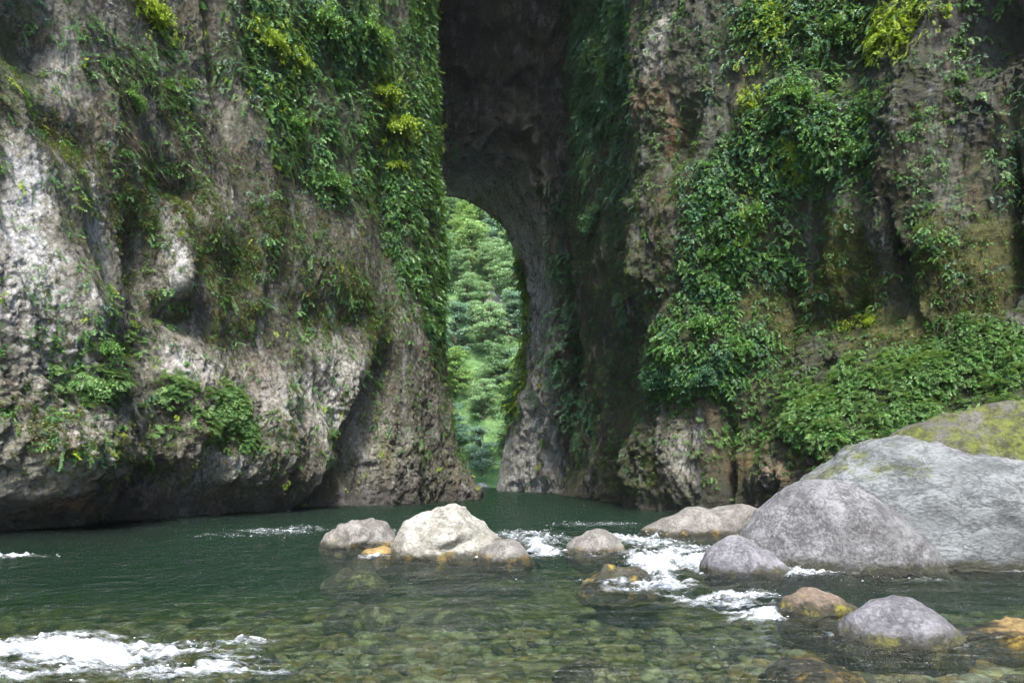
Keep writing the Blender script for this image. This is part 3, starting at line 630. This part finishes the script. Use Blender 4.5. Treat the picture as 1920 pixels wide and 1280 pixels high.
# foam ring at the boulders
for cx, cy, hw, dp in footprints:
    if cy > 30: continue
    e = np.sqrt(((gx-cx)/hw)**2+((gy-cy)/dp)**2); foam_and_glints += .30*np.exp(-((e-1.02)/.05)**2)*(gy < cy+.2)
f2 = np.stack([gx, gy, gx*0], -1).reshape(-1, 3)
def wn_(s, o=3, sx=1., sy=1., off=0., g=.5): return fbm(f2*np.array([sx, sy, 0])+off, s, o, g).reshape(gx.shape)
near = 1/(1+(gy/40.)**2)
z = wn_(1.4, 3, .6, 1., 3.)*.026+wn_(.35, 3, .55, 1., 9.)*.012*near
# current: chop in the rapids, standing waves
z = z+rapids*(wn_(.5, 5, .55, 1., 31., .62)*.095+(.3-np.abs(wn_(.8, 3, .5, 1., 55.)))*.07)
z = z+wfeat([(1190, 1068, 70, 22, .12), (1330, 1040, 60, 14, .05), (1400, 1108, 80, 12, .04)])
str_ = wn_(.30, 4, .30, 1., 77., .65); str2 = wn_(.12, 3, .5, 1., 99., .6)
foam = np.clip(foam_and_glints*1.0+(str_*.75+str2*.45)*np.clip(foam_and_glints*2., 0, .9)-.08, 0, 1.2)
z = z+np.clip(foam, 0, 1)*(.012+np.abs(wn_(.16, 4, .5, 1., 140., .6))*.09*np.clip(.4+gy/12., 0, 1.2))
m = NT('river_water')
mv = m.scl(m.obj, (.42, 1., 1.))
rp = m.attr('rapid')
hh = m.math('ADD', m.noise(2.2, 3, .5, .4, mv), m.math('ADD', m.math('MULTIPLY', m.noise(7, 4, .65, .3, mv), .62), m.math('MULTIPLY', m.noise(26, 3, .6, 0, mv), m.math('ADD', .035, m.math('MULTIPLY', rp, .12)))))
nr = m.bump(hh, 1., .34)
fr = m.n('ShaderNodeFresnel'); fr.inputs[0].default_value = 1.33; m.l(nr, fr.inputs[1])
gl = m.n('ShaderNodeBsdfGlossy'); gl.inputs['Roughness'].default_value = .09; m.l(nr, gl.inputs['Normal']); gl.inputs[0].default_value = (1, 1, 1, 1)
tr = m.n('ShaderNodeBsdfTransparent'); tr.inputs[0].default_value = (.90, .93, .90, 1)
mx = m.n('ShaderNodeMixShader'); m.l(fr.outputs[0], mx.inputs[0]); m.l(tr.outputs[0], mx.inputs[1]); m.l(gl.outputs[0], mx.inputs[2])
fo = m.pbsdf((.50, .53, .57), .6, m.bump(m.noise(30, 4, .7), .8, .03), .3)
fk = m.math('ADD', m.attr('foam'), m.math('ADD', m.math('MULTIPLY', m.math('SUBTRACT', m.noise(9, 8, .82, 1.4, m.scl(m.obj, (.35, 1, 1))), .5), 3.4), m.math('MULTIPLY', m.math('SUBTRACT', m.noise(50, 4, .7, 0, m.scl(m.obj, (.5, 1, 1))), .5), 1.0)))
fac = m.math('MULTIPLY', m.rng(fk, .25, 1.7), m.rng(m.attr('foam'), .05, .25))
mx2 = m.n('ShaderNodeMixShader'); m.l(fac, mx2.inputs[0]); m.l(mx.outputs[0], mx2.inputs[1]); m.l(fo, mx2.inputs[2])
ab = m.n('ShaderNodeVolumeAbsorption'); ab.inputs[0].default_value = (.62, .70, .52, 1); ab.inputs[1].default_value = 1.0
scv = m.n('ShaderNodeVolumeScatter'); scv.inputs[0].default_value = (.25, .75, .65, 1); scv.inputs[1].default_value = .020
av = m.n('ShaderNodeAddShader'); m.l(ab.outputs[0], av.inputs[0]); m.l(scv.outputs[0], av.inputs[1])
m.l(av.outputs[0], m.out.inputs['Volume'])
M_water = m.done(mx2.outputs[0])
o = link('river_water', mesh_np('river_water', np.stack([gx, gy, z], -1).reshape(-1, 3), grid_faces(*gx.shape), M_water, True, dict(foam=foam.ravel(), rapid=np.clip(rapids, 0, 1).ravel()))); tag(o, kind='structure')

# ---------------------------------------------------------------- foliage pieces
def leaf_quads(pos, dirs, nrm, L, W):
    """diamond leaves, folded: 4 verts, 2 tris as (n,3) faces"""
    side = np.cross(dirs, nrm); side /= np.linalg.norm(side, axis=1)[:, None]+1e-9
    L = np.asarray(L)[:, None]; W = np.asarray(W)[:, None]
    a = pos; b = pos+dirs*L*.45+side*W*.5-nrm*L*.06; c = pos+dirs*L-nrm*L*.12; d = pos+dirs*L*.45-side*W*.5-nrm*L*.06
    n = len(pos); V = np.stack([a, b, c, d], 1).reshape(-1, 3); i = np.arange(n)[:, None]*4
    return V, np.vstack([i+[0, 1, 2], i+[0, 2, 3]])
def unit(v): return v/(np.linalg.norm(v, axis=-1, keepdims=True)+1e-9)
def twig_tris(paths, r):
    V = []; Fc = []; nv = 0
    for p in paths:
        p = np.asarray(p, float); n_ = len(p)
        t = unit(np.gradient(p, axis=0)); s_ = unit(np.cross(t, [0.3, .2, 1.])); u_ = np.cross(t, s_)
        rr = (r*np.linspace(1, .35, n_))[:, None]
        for k in range(3):
            a = k*2.094; V.append(p+rr*(s_*math.cos(a)+u_*math.sin(a)))
        for i in range(n_-1):
            for k in range(3):
                a, b_ = nv+k*n_+i, nv+((k+1) % 3)*n_+i; Fc += [[a, b_, b_+1], [a, b_+1, a+1]]
        nv += 3*n_
    return np.vstack(V), np.array(Fc)
def sprig(kind, seed, mat):
    """local frame: x = out of the rock, z = up"""
    g = np.random.default_rng(seed)
    pos = []; dr = []; nm = []; L = []; W = []; paths = []
    def add(p, d, n_, l, w_): pos.append(p); dr.append(d); nm.append(n_); L.append(l); W.append(w_)
    if kind == 'creeper':
        for s in range(4):
            p = g.normal(size=3)*[.02, .14, .14]; d = unit(np.array([.7, g.normal()*.7, g.normal()*.5])); path = [p.copy()]
            for k in range(6):
                d = unit(d+np.array([.02, g.normal()*.3, -.28])); p = p+d*.085; path.append(p.copy())
                for q in (-1, 1):
                    ld = unit(np.array([.35, q*.8+g.normal()*.3, -.35+g.normal()*.3])+d*.3); ln = unit(np.array([.8, g.normal()*.3, .6+g.normal()*.3]))
                    add(p, ld, ln, g.uniform(.07, .13), g.uniform(.05, .085))
            paths.append(path)
    elif kind == 'hang':
        for s in range(3):
            p = g.normal(size=3)*[.02, .12, .1]; path = [p.copy()]
            d = unit(np.array([.5, g.normal()*.2, -.3]))
            for k in range(12):
                d = unit(d*.7+np.array([.03, g.normal()*.12, -.6])); p = p+d*.085; path.append(p.copy())
                for q in (-1, 1):
                    ld = unit(np.array([.3, q*.8, -.5+g.normal()*.3])); ln = unit(np.array([1., g.normal()*.3, .4])); l = g.uniform(.05, .10)
                    add(p, ld, ln, l, l*.65)
            paths.append(path)
    elif kind == 'fern':
        for s in range(7):
            p = np.zeros(3); a = g.uniform(-1.3, 1.3); d = unit(np.array([math.cos(a), math.sin(a), g.uniform(.5, 1.1)])); path = [p.copy()]
            for k in range(9):
                d = unit(d+np.array([0, 0, -.16])); p = p+d*.06; path.append(p.copy())
                sd = unit(np.cross(d, [0, 0, 1.])); ln = unit(np.cross(sd, d)); l = .13*math.sin((k+1.5)/11*math.pi)+.015
                for q in (-1, 1): add(p, unit(sd*q+d*.35), ln, l, .035)
            paths.append(path)
    elif kind == 'tuft':
        for s in range(26):
            p = g.normal(size=3)*[.02, .10, .10]; a = g.uniform(-1.4, 1.4); d = unit(np.array([math.cos(a), math.sin(a), g.uniform(-.9, .7)])); add(p, d, unit(np.array([g.normal(), g.normal(), 1.])), g.uniform(.06, .15), g.uniform(.02, .045))
    elif kind == 'twig':
        for s in range(7):
            p = g.normal(size=3)*[.02, .2, .2]; d = unit(np.array([.5, g.normal()*.8, -.5+g.normal()*.8])); path = [p.copy()]
            for k in range(6): d = unit(d+np.array([-.02, g.normal()*.3, -.22+g.normal()*.25])); p = p+d*.10; path.append(p.copy())
            paths.append(path)
    V = np.zeros((0, 3)); Fc = np.zeros((0, 3), int); mi = []
    lv = []
    if pos:
        V, Fc = leaf_quads(np.array(pos), np.array(dr), np.array(nm), np.array(L), np.array(W)); lv = np.repeat(g.random(len(pos)), 4); mi = [0]*len(Fc)
    if paths:
        V2, F2 = twig_tris(paths, .006 if kind != 'twig' else .009); Fc = np.vstack([Fc, F2+len(V)]); V = np.vstack([V, V2]); lv = np.concatenate([lv, np.zeros(len(V2))]); mi = list(mi)+[1]*len(F2)
    me = mesh_np('sprig_'+kind, V, Fc, mat, False, dict(lv=lv)); me.materials.append(M_twig)
    me.polygons.foreach_set('material_index', np.array(mi, np.int32)); me.update()
    return bpy.data.objects.new('sprig_'+kind, me)

def scatter(name, pts, nrm, scl, protos, idx):
    """one 'stuff' object: points that carry instances of small sprigs"""
    me = bpy.data.meshes.new(name); n_ = len(pts); me.vertices.add(n_); me.vertices.foreach_set('co', np.asarray(pts, np.float32).ravel())
    yaw = np.arctan2(nrm[:, 1], nrm[:, 0])+rng.normal(size=n_)*.6
    rot = np.stack([rng.normal(size=n_)*.35, rng.normal(size=n_)*.25-np.arcsin(np.clip(nrm[:, 2], -1, 1))*.6, yaw], -1)
    a = me.attributes.new('rot', 'FLOAT_VECTOR', 'POINT'); a.data.foreach_set('vector', rot.astype(np.float32).ravel())
    a = me.attributes.new('scl', 'FLOAT', 'POINT'); a.data.foreach_set('value', np.asarray(scl, np.float32))
    a = me.attributes.new('pick', 'INT', 'POINT'); a.data.foreach_set('value', np.asarray(idx, np.int32))
    o = link(name, me); tag(o, kind='stuff')
    ng = bpy.data.node_groups.new('scatter_'+name, 'GeometryNodeTree')
    ng.interface.new_socket('Geometry', in_out='INPUT', socket_type='NodeSocketGeometry'); ng.interface.new_socket('Geometry', in_out='OUTPUT', socket_type='NodeSocketGeometry')
    N = ng.nodes; Lk = ng.links; gi = N.new('NodeGroupInput'); go = N.new('NodeGroupOutput')
    ip = N.new('GeometryNodeInstanceOnPoints'); gti = N.new('GeometryNodeGeometryToInstance')
    for p in reversed(protos):
        oi = N.new('GeometryNodeObjectInfo'); oi.inputs['Object'].default_value = p; oi.inputs['As Instance'].default_value = False
        Lk.new(oi.outputs['Geometry'], gti.inputs[0])
    def na(nm, t):
        q = N.new('GeometryNodeInputNamedAttribute'); q.data_type = t; q.inputs[0].default_value = nm; return [s_ for s_ in q.outputs if s_.enabled and s_.name == 'Attribute'][0]
    er = N.new('FunctionNodeEulerToRotation'); Lk.new(na('rot', 'FLOAT_VECTOR'), er.inputs[0])
    Lk.new(gi.outputs[0], ip.inputs['Points']); Lk.new(gti.outputs[0], ip.inputs['Instance']); ip.inputs['Pick Instance'].default_value = True
    Lk.new(na('pick', 'INT'), ip.inputs['Instance Index']); Lk.new(er.outputs[0], ip.inputs['Rotation'])
    cx_ = N.new('ShaderNodeCombineXYZ'); sa = na('scl', 'FLOAT')
    for k in range(3): Lk.new(sa, cx_.inputs[k])
    Lk.new(cx_.outputs[0], ip.inputs['Scale']); Lk.new(ip.outputs[0], go.inputs[0])
    md = o.modifiers.new('scatter', 'NODES'); md.node_group = ng
    return o
def cell_area(P):
    du = np.linalg.norm(np.gradient(P, axis=1), axis=-1); dv = np.linalg.norm(np.gradient(P, axis=0), axis=-1); return du*dv
def grow(name, P, Nn, mask, brk, n_, protos, s0, s1, ledge=0., lift=.03, thr=.15):
    w_ = np.clip(mask-thr*.12, 0, 1.1)*np.exp(np.clip(brk, -1, .75)*2.6)*cell_area(P); w_ = w_.ravel(); w_ = w_/w_.sum()
    i = rng.choice(len(w_), n_, p=w_); p = flat(P)[i]; nn = flat(Nn)[i]
    d = np.clip(mask.ravel()[i], .3, 1.3)
    sc = rng.uniform(s0, s1, n_)*(.6+.5*d)
    return scatter(name, p+nn*lift*rng.uniform(-.5, 2, n_)[:, None], nn, sc, protos, rng.integers(0, len(protos), n_))

cre = [sprig('creeper', i, M_leaf) for i in range(4)]+[sprig('hang', 10+i, M_leaf) for i in range(2)]
cred = [sprig('creeper', 20+i, M_leafd) for i in range(3)]+[sprig('hang', 30+i, M_leafd) for i in range(3)]
crey = [sprig('creeper', 40+i, M_leafy) for i in range(4)]
fer = [sprig('fern', 50+i, M_fern) for i in range(4)]+[sprig('creeper', 60, M_fern)]
olv = [sprig('tuft', 70+i, M_olive) for i in range(3)]
twg = [sprig('twig', 80+i, M_twig) for i in range(4)]
bL = nzm(LC, 1.7, 11.)*.6+nzm(LC, .45, 61., (1, 1, .35))*.55+(LC.rock-.9)*.25; bR = nzm(RC, 1.7, 21.)*.6+nzm(RC, .45, 81., (1, 1, .35))*.55+(RC.rock-.9)*.25
onL = ss(1.2, 2.5, LC.Z); onR = ss(.8, 1.8, RC.Z)
grow('left_creepers', LC.P, LC.Nn, (LC.m['green']+.16)*onL, bL, 17000, cre+cred[:2], .25, .8)
grow('left_lime_creepers', LC.P, LC.Nn, LC.m['lime']*onL, bL, 800, crey, .3, .8, lift=.2, thr=-.1)
grow('left_ferns', LC.P, LC.Nn, LC.m['fern'], bL, 520, fer, .5, 1.0)
grow('left_moss_tufts', LC.P, LC.Nn, (LC.m['olive']+.2*onL), bL, 20000, olv+[sprig('tuft', 95, M_leaf)], .35, .9)
grow('left_dead_twigs', LC.P, LC.Nn, (LC.mask([(280, 200, 150, 200, 1), (560, 420, 160, 160, .8), (700, 350, 90, 200, .8), (200, 560, 90, 140, .4), (450, 620, 90, 120, .5)])+.04)*onL, bL, 1100, twg, .5, 1.1)
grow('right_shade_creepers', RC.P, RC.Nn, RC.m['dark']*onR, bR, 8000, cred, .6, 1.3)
grow('right_creepers', RC.P, RC.Nn, (RC.m['green']+.16)*onR, bR, 17000, cre[:4]+cred[:2], .22, .72)
grow('right_lime_creepers', RC.P, RC.Nn, RC.m['lime']*onR, bR, 900, crey, .35, .7, lift=.12)
grow('bank_plants', RC.P, RC.Nn, RC.m['bank'], bR, 6000, fer[:2]+[sprig('creeper', 90+i, M_fern) for i in range(3)]+cre[:2]+[sprig('tuft', 94, M_fern)], .25, .62, thr=-.1)
grow('right_moss_tufts', RC.P, RC.Nn, RC.m['olive']+.2*onR, bR, 26000, olv+[sprig('tuft', 96, M_leaf)], .3, .75)
grow('right_dead_twigs', RC.P, RC.Nn, (RC.mask([(1300, 250, 80, 200, .4), (1700, 300, 150, 200, .6), (1600, 640, 160, 90, .6), (1800, 560, 120, 120, .6)])+.03)*onR, bR, 800, twg, .4, .9)
# lime fringe at the back edge of the arch
fr_m = np.zeros(A.shape[:2]); kc = kcol[None]; rr_ = np.arange(len(rows))[:, None]
fr_m = np.exp(-((rr_-(ring+tun-8.))/12.)**2)*(.25*ss(5, 6, kc)+ss(7.5, 9, kc))*(1-ss(12.8, 14, kc))+.05*np.exp(-((rr_-(ring+60))/60.)**2)*ss(11, 12, kc)*(1-ss(15, 15.6, kc))
bA = fbm(flat(A), 1.5, 3).reshape(A.shape[:2])
grow('arch_fringe_creepers', A, An2, fr_m, bA, 420, crey[:2]+cre[:3], .9, 2.0)
grow('arch_face_creepers', A, An2, (rr_ < ring-4)*(np.exp(-((kc-3.2)/.8)**2)*.6+np.exp(-((kc-12)/2.)**2)*.9), bA, 900, cred, 1.6, 2.8)

# ---------------------------------------------------------------- shrubs rooted in the cliffs, each a thing
def shrub_parts(seed, rad, n_l, leaf, droop, mat):
    g = np.random.default_rng(seed); paths = []; pos = []; dr = []; nm = []; L = []
    for s in range(9):
        a = g.uniform(-1.5, 1.5); d = unit(np.array([math.cos(a)*1., math.sin(a), g.uniform(-.1, .9)])); p = np.zeros(3); path = [p.copy()]
        for k in range(8):
            d = unit(d+g.normal(size=3)*.16+np.array([0, 0, -droop])); p = p+d*rad/7; path.append(p.copy())
            if k > 0:
                for _ in range(n_l//64):
                    q = p+g.normal(size=3)*rad*.10; ld = unit(d*.5+g.normal(size=3)*.7+np.array([.2, 0, -.25])); pos.append(q); dr.append(ld); nm.append(unit(np.array([.4, 0, 1.])+g.normal(size=3)*.45)); L.append(g.uniform(.7, 1.25)*leaf)
        paths.append(path)
    V, Fc = leaf_quads(np.array(pos), np.array(dr), np.array(nm), np.array(L), np.array(L)*.62)
    fm = mesh_np('foliage', V, Fc, mat, False, dict(lv=np.repeat(g.random(len(pos)), 4)))
    V2, F2 = twig_tris(paths, .016); sm = mesh_np('stem', V2, F2, M_bark)
    return fm, sm
SH = {'lime': [shrub_parts(100+i, .9, 1100, .10, .16, M_leafy) for i in range(2)], 'green': [shrub_parts(110+i, .8, 1200, .10, .14, M_leaf) for i in range(2)],
      'fern': [shrub_parts(120+i, .6, 900, .09, .22, M_fern) for i in range(2)], 'shade': [shrub_parts(130+i, .9, 1300, .11, .2, M_leafd) for i in range(2)]}
def shrub(cl, px, py, kind, r, label, cat='shrub', group=None, lift=.05):
    d = np.where(cl.ok, (960+cl.P[..., 0]/np.maximum(cl.P[..., 1], .5)*F-px)**2+(HY-(cl.P[..., 2]-CH)/np.maximum(cl.P[..., 1], .5)*F-py)**2, 1e12)
    i = np.unravel_index(np.argmin(d), d.shape); P_ = cl.P[i]; nn = cl.Nn[i]; fm, sm = random.choice(SH[kind])
    t = bpy.data.objects.new('shrub' if cat == 'shrub' else 'fern_clump', None); C.objects.link(t); t.location = P_+nn*lift
    yaw = math.atan2(nn[1], nn[0])+random.uniform(-.3, .3); t.rotation_euler = (random.uniform(-.2, .2), 0, yaw); t.scale = (r, r, r)
    link('foliage', fm, t); link('stem', sm, t); tag(t, label, cat, group)
for a in [(LC, 745, 235, 'lime', 1.3, 'bright lime shrub high on the left cliff edge, upper one beside the arch'),
          (LC, 800, 270, 'lime', 1.25, 'bright lime shrub leaning out over the arch from the left cliff edge'),
          (LC, 715, 170, 'lime', 1.0, 'lime shrub highest of the lime group beside the dark arch face'),
          (LC, 740, 310, 'lime', .8, 'lime shrub lowest of the lime group on the left cliff edge'),
          (LC, 500, 75, 'lime', .9, 'lime shrub near the left cliff top, right of the dark crevice'),
          (LC, 555, 110, 'lime', .6, 'smaller lime shrub just right of the one by the long dark crevice'),
          (LC, 275, 15, 'lime', .8, 'lime shrub at the very top of the left cliff above the brown twigs'),
          (LC, 600, 40, 'green', 1.3, 'big green shrub at the top of the left cliff in the middle of its creepers'),
          (LC, 690, 60, 'green', 1.4, 'green shrub at the top of the left cliff next to its right edge'),
          (LC, 620, 340, 'green', 1.0, 'green shrub hanging at the lower end of the left cliff creepers'),
          (LC, 540, 230, 'green', .9, 'green shrub midway down the left cliff creepers'),
          (LC, 235, 180, 'green', .7, 'thin green shrub among the brown twigs high on the left cliff'),
          (LC, 185, 650, 'green', .6, 'dark green shrub just above the ferns on the lower left cliff')]: shrub(*a)
for a in [(LC, 185, 715, 'fern', .9, 'leftmost fern clump on the lower left cliff'), (LC, 325, 725, 'fern', .6, 'small fern clump below the round hole in the left cliff'),
          (LC, 415, 760, 'fern', .8, 'fern clump on the pale slope of the left cliff, right of the small fern clump'), (LC, 460, 800, 'fern', .7, 'lowest fern clump on the left cliff')]: shrub(*a, cat='fern')
for a in [(RC, 1240, 700, 'shade', .95, 'dark arching shrub at the left end of the right cliff greenery'),
          (RC, 1310, 610, 'green', .9, 'green shrub on the right cliff just above the arching shrub'),
          (RC, 1330, 690, 'shade', .9, 'broad dark shrub right of the arching shrub on the right cliff'),
          (RC, 1390, 650, 'green', .7, 'green shrub beside the shadowed hollow of the right cliff'),
          (RC, 1340, 480, 'green', .9, 'green shrub midway down the right cliff creepers'),
          (RC, 1400, 400, 'green', .9, 'green shrub on the right cliff above the shadowed hollow'),
          (RC, 1590, 290, 'green', .8, 'green shrub ending the creepers beside the bare grey patch of the right cliff'),
          (RC, 1480, 180, 'green', .9, 'green shrub high in the middle of the right cliff creepers'),
          (RC, 1560, 60, 'green', .9, 'green shrub at the top of the right cliff'),
          (RC, 1660, 70, 'lime', .6, 'yellowish shrub at the top right of the right cliff creepers'),
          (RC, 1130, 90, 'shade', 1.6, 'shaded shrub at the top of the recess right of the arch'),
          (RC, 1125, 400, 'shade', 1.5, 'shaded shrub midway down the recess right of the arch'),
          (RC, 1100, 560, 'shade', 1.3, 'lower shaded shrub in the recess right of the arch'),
          (RC, 1640, 600, 'lime', .35, 'small light green shrub on the bare slope above the bank plants'),
          (RC, 1850, 640, 'fern', .6, 'leafy shrub on the bank at the right edge of the picture'),
          (RC, 1740, 700, 'fern', .6, 'leafy shrub in the middle of the bank above the mossy boulder'),
          (RC, 1600, 760, 'fern', .6, 'leafy shrub on the bank left of the mossy boulder')]: shrub(*a)

# ---------------------------------------------------------------- trees beyond the arch
def tree_parts(seed, h, mat, slim):
    g = np.random.default_rng(seed); pos = []; nm = []; dr = []; L = []; paths = []
    paths.append([np.array([0, 0, h*t])+g.normal(size=3)*[.12, .12, 0]*t for t in np.linspace(0, .88, 8)])
    for s in range(34):
        t = g.uniform(.22, .95); z0 = h*t; a = g.uniform(0, 6.28); ln = h*slim*(1.05-t*.75)*g.uniform(.6, 1.1)
        d = np.array([math.cos(a), math.sin(a), g.uniform(.05, .5)]); e = np.array([0, 0, z0])+d*ln; paths.append([np.array([0, 0, z0*.93]), np.array([0, 0, z0])+d*ln*.5+[0, 0, .1], e])
        for c_ in range(5):
            q = np.array([0, 0, z0])+d*ln*g.uniform(.35, 1.1)+g.normal(size=3)*[.35, .35, .15]; rc = g.uniform(.45, .85); n_ = 62
            u_ = unit(g.normal(size=(n_, 3))); u_[:, 2] = np.abs(u_[:, 2])*.9-.15
            pos.append(q+u_*rc*g.uniform(.5, 1, (n_, 1))*[1, 1, .55]); nm.append(unit(u_*.6+[0, 0, .7]+g.normal(size=(n_, 3))*.3)); dr.append(unit(u_+g.normal(size=(n_, 3))*.6)); L.append(g.uniform(.11, .25, n_))
    pos = np.vstack(pos); L = np.concatenate(L); V, Fc = leaf_quads(pos, np.vstack(dr), np.vstack(nm), L, L*.7)
    cm_ = mesh_np('crown', V, Fc, mat, False, dict(lv=np.repeat(g.random(len(pos)), 4)))
    V2, F2 = twig_tris(paths, .11); return cm_, mesh_np('trunk', V2, F2, M_bark)
TR = [tree_parts(200+i, 8, M_far[i % 3], (.36, .42, .38)[i % 3]) for i in range(3)]
TLAB = ['blue-green tree beyond the arch', 'mid green tree beyond the arch', 'yellow-green tree beyond the arch']
cand = []
for Yr in np.arange(83, 142, 4.0):
    for k in range(9):
        X = -19+k*3.9+random.uniform(-1.4, 1.4); Yt = Yr+random.uniform(-1.6, 1.6)
        px = 960+X/Yt*F
        if not (765 < px < 1000): continue
        if abs(X+2.6) < 1.3 and 96 < Yt < 104: continue
        cand.append((X, Yt))
for X, Yt in cand:
    k = random.choice((0, 0, 1, 1, 2)) if Yt < 120 else random.choice((0, 0, 0, 1)); cr, tk = TR[k]; s = random.uniform(.65, 1.15)
    t = bpy.data.objects.new('tree', None); C.objects.link(t); t.location = (X, Yt, float(hill_z(np.array(X), np.array(Yt)))-.6)
    t.rotation_euler = (random.uniform(-.08, .08), random.uniform(-.08, .08), random.uniform(0, 6.3)); t.scale = (s*random.uniform(.9, 1.2), s, s)
    link('crown', cr, t); link('trunk', tk, t); tag(t, TLAB[k]+(', low by the water' if Yt < 91 else ', a third of the way up' if Yt < 102 else ', two thirds up' if Yt < 114 else ', near the top')+(' at left' if X/Yt < -.075 else ' at right' if X/Yt > -.03 else ' in the middle'), 'tree', ('dark blue-green', 'mid green', 'light yellow-green')[k]+' trees on the far hillside')

# ---------------------------------------------------------------- rapids spray, with water glints painted as pale flecks
wgt = np.clip(foam, 0, 1)*np.gradient(gx, axis=1)*np.gradient(gy, axis=0)*((gy > 3) & (gy < 30)); wgt = np.abs(wgt).ravel()+1e-6*np.abs(np.gradient(gy, axis=0)*np.gradient(gx, axis=1)).ravel()*((gy > 4) & (gy < 45)).ravel()*600; wgt /= wgt.sum()
pi_ = rng.choice(len(wgt), 1100, p=wgt); Vc, Fq = ico(1); VV = []; FF = []
wp = np.stack([gx, gy, z], -1).reshape(-1, 3)[pi_]
for i, p in enumerate(wp):
    s_ = rng.uniform(.002, .008)*(.6+p[1]*.045); q = Vc*[s_*rng.uniform(1, 2.6), s_, s_*.6]+p+[rng.normal()*.03, rng.normal()*.03, .004+abs(rng.normal())*.012]; VV.append(q); FF.append(Fq+i*len(Vc))
m = NT('froth_glint'); M_froth_glint = m.done(m.pbsdf((.62, .66, .70), .5))
o = link('foam_glint_flecks', mesh_np('foam_glint_flecks', np.vstack(VV), np.vstack(FF), M_froth_glint)); tag(o, kind='stuff')

# ---------------------------------------------------------------- thin air
hz_ = np.array([[x, y, z_] for x in (-75, 66) for y in (-18, 425) for z_ in (-4.5, 240)], float)
hf = np.array([[0, 1, 3, 2], [4, 6, 7, 5], [0, 4, 5, 1], [2, 3, 7, 6], [0, 2, 6, 4], [1, 5, 7, 3]])
m = NT('haze'); pv = m.n('ShaderNodeVolumePrincipled'); pv.inputs['Color'].default_value = (.86, .93, 1, 1); pv.inputs['Density'].default_value = .00007
m.l(pv.outputs[0], m.out.inputs['Volume'])
o = link('haze', mesh_np('haze', hz_, hf, m.m, False)); tag(o, kind='stuff')
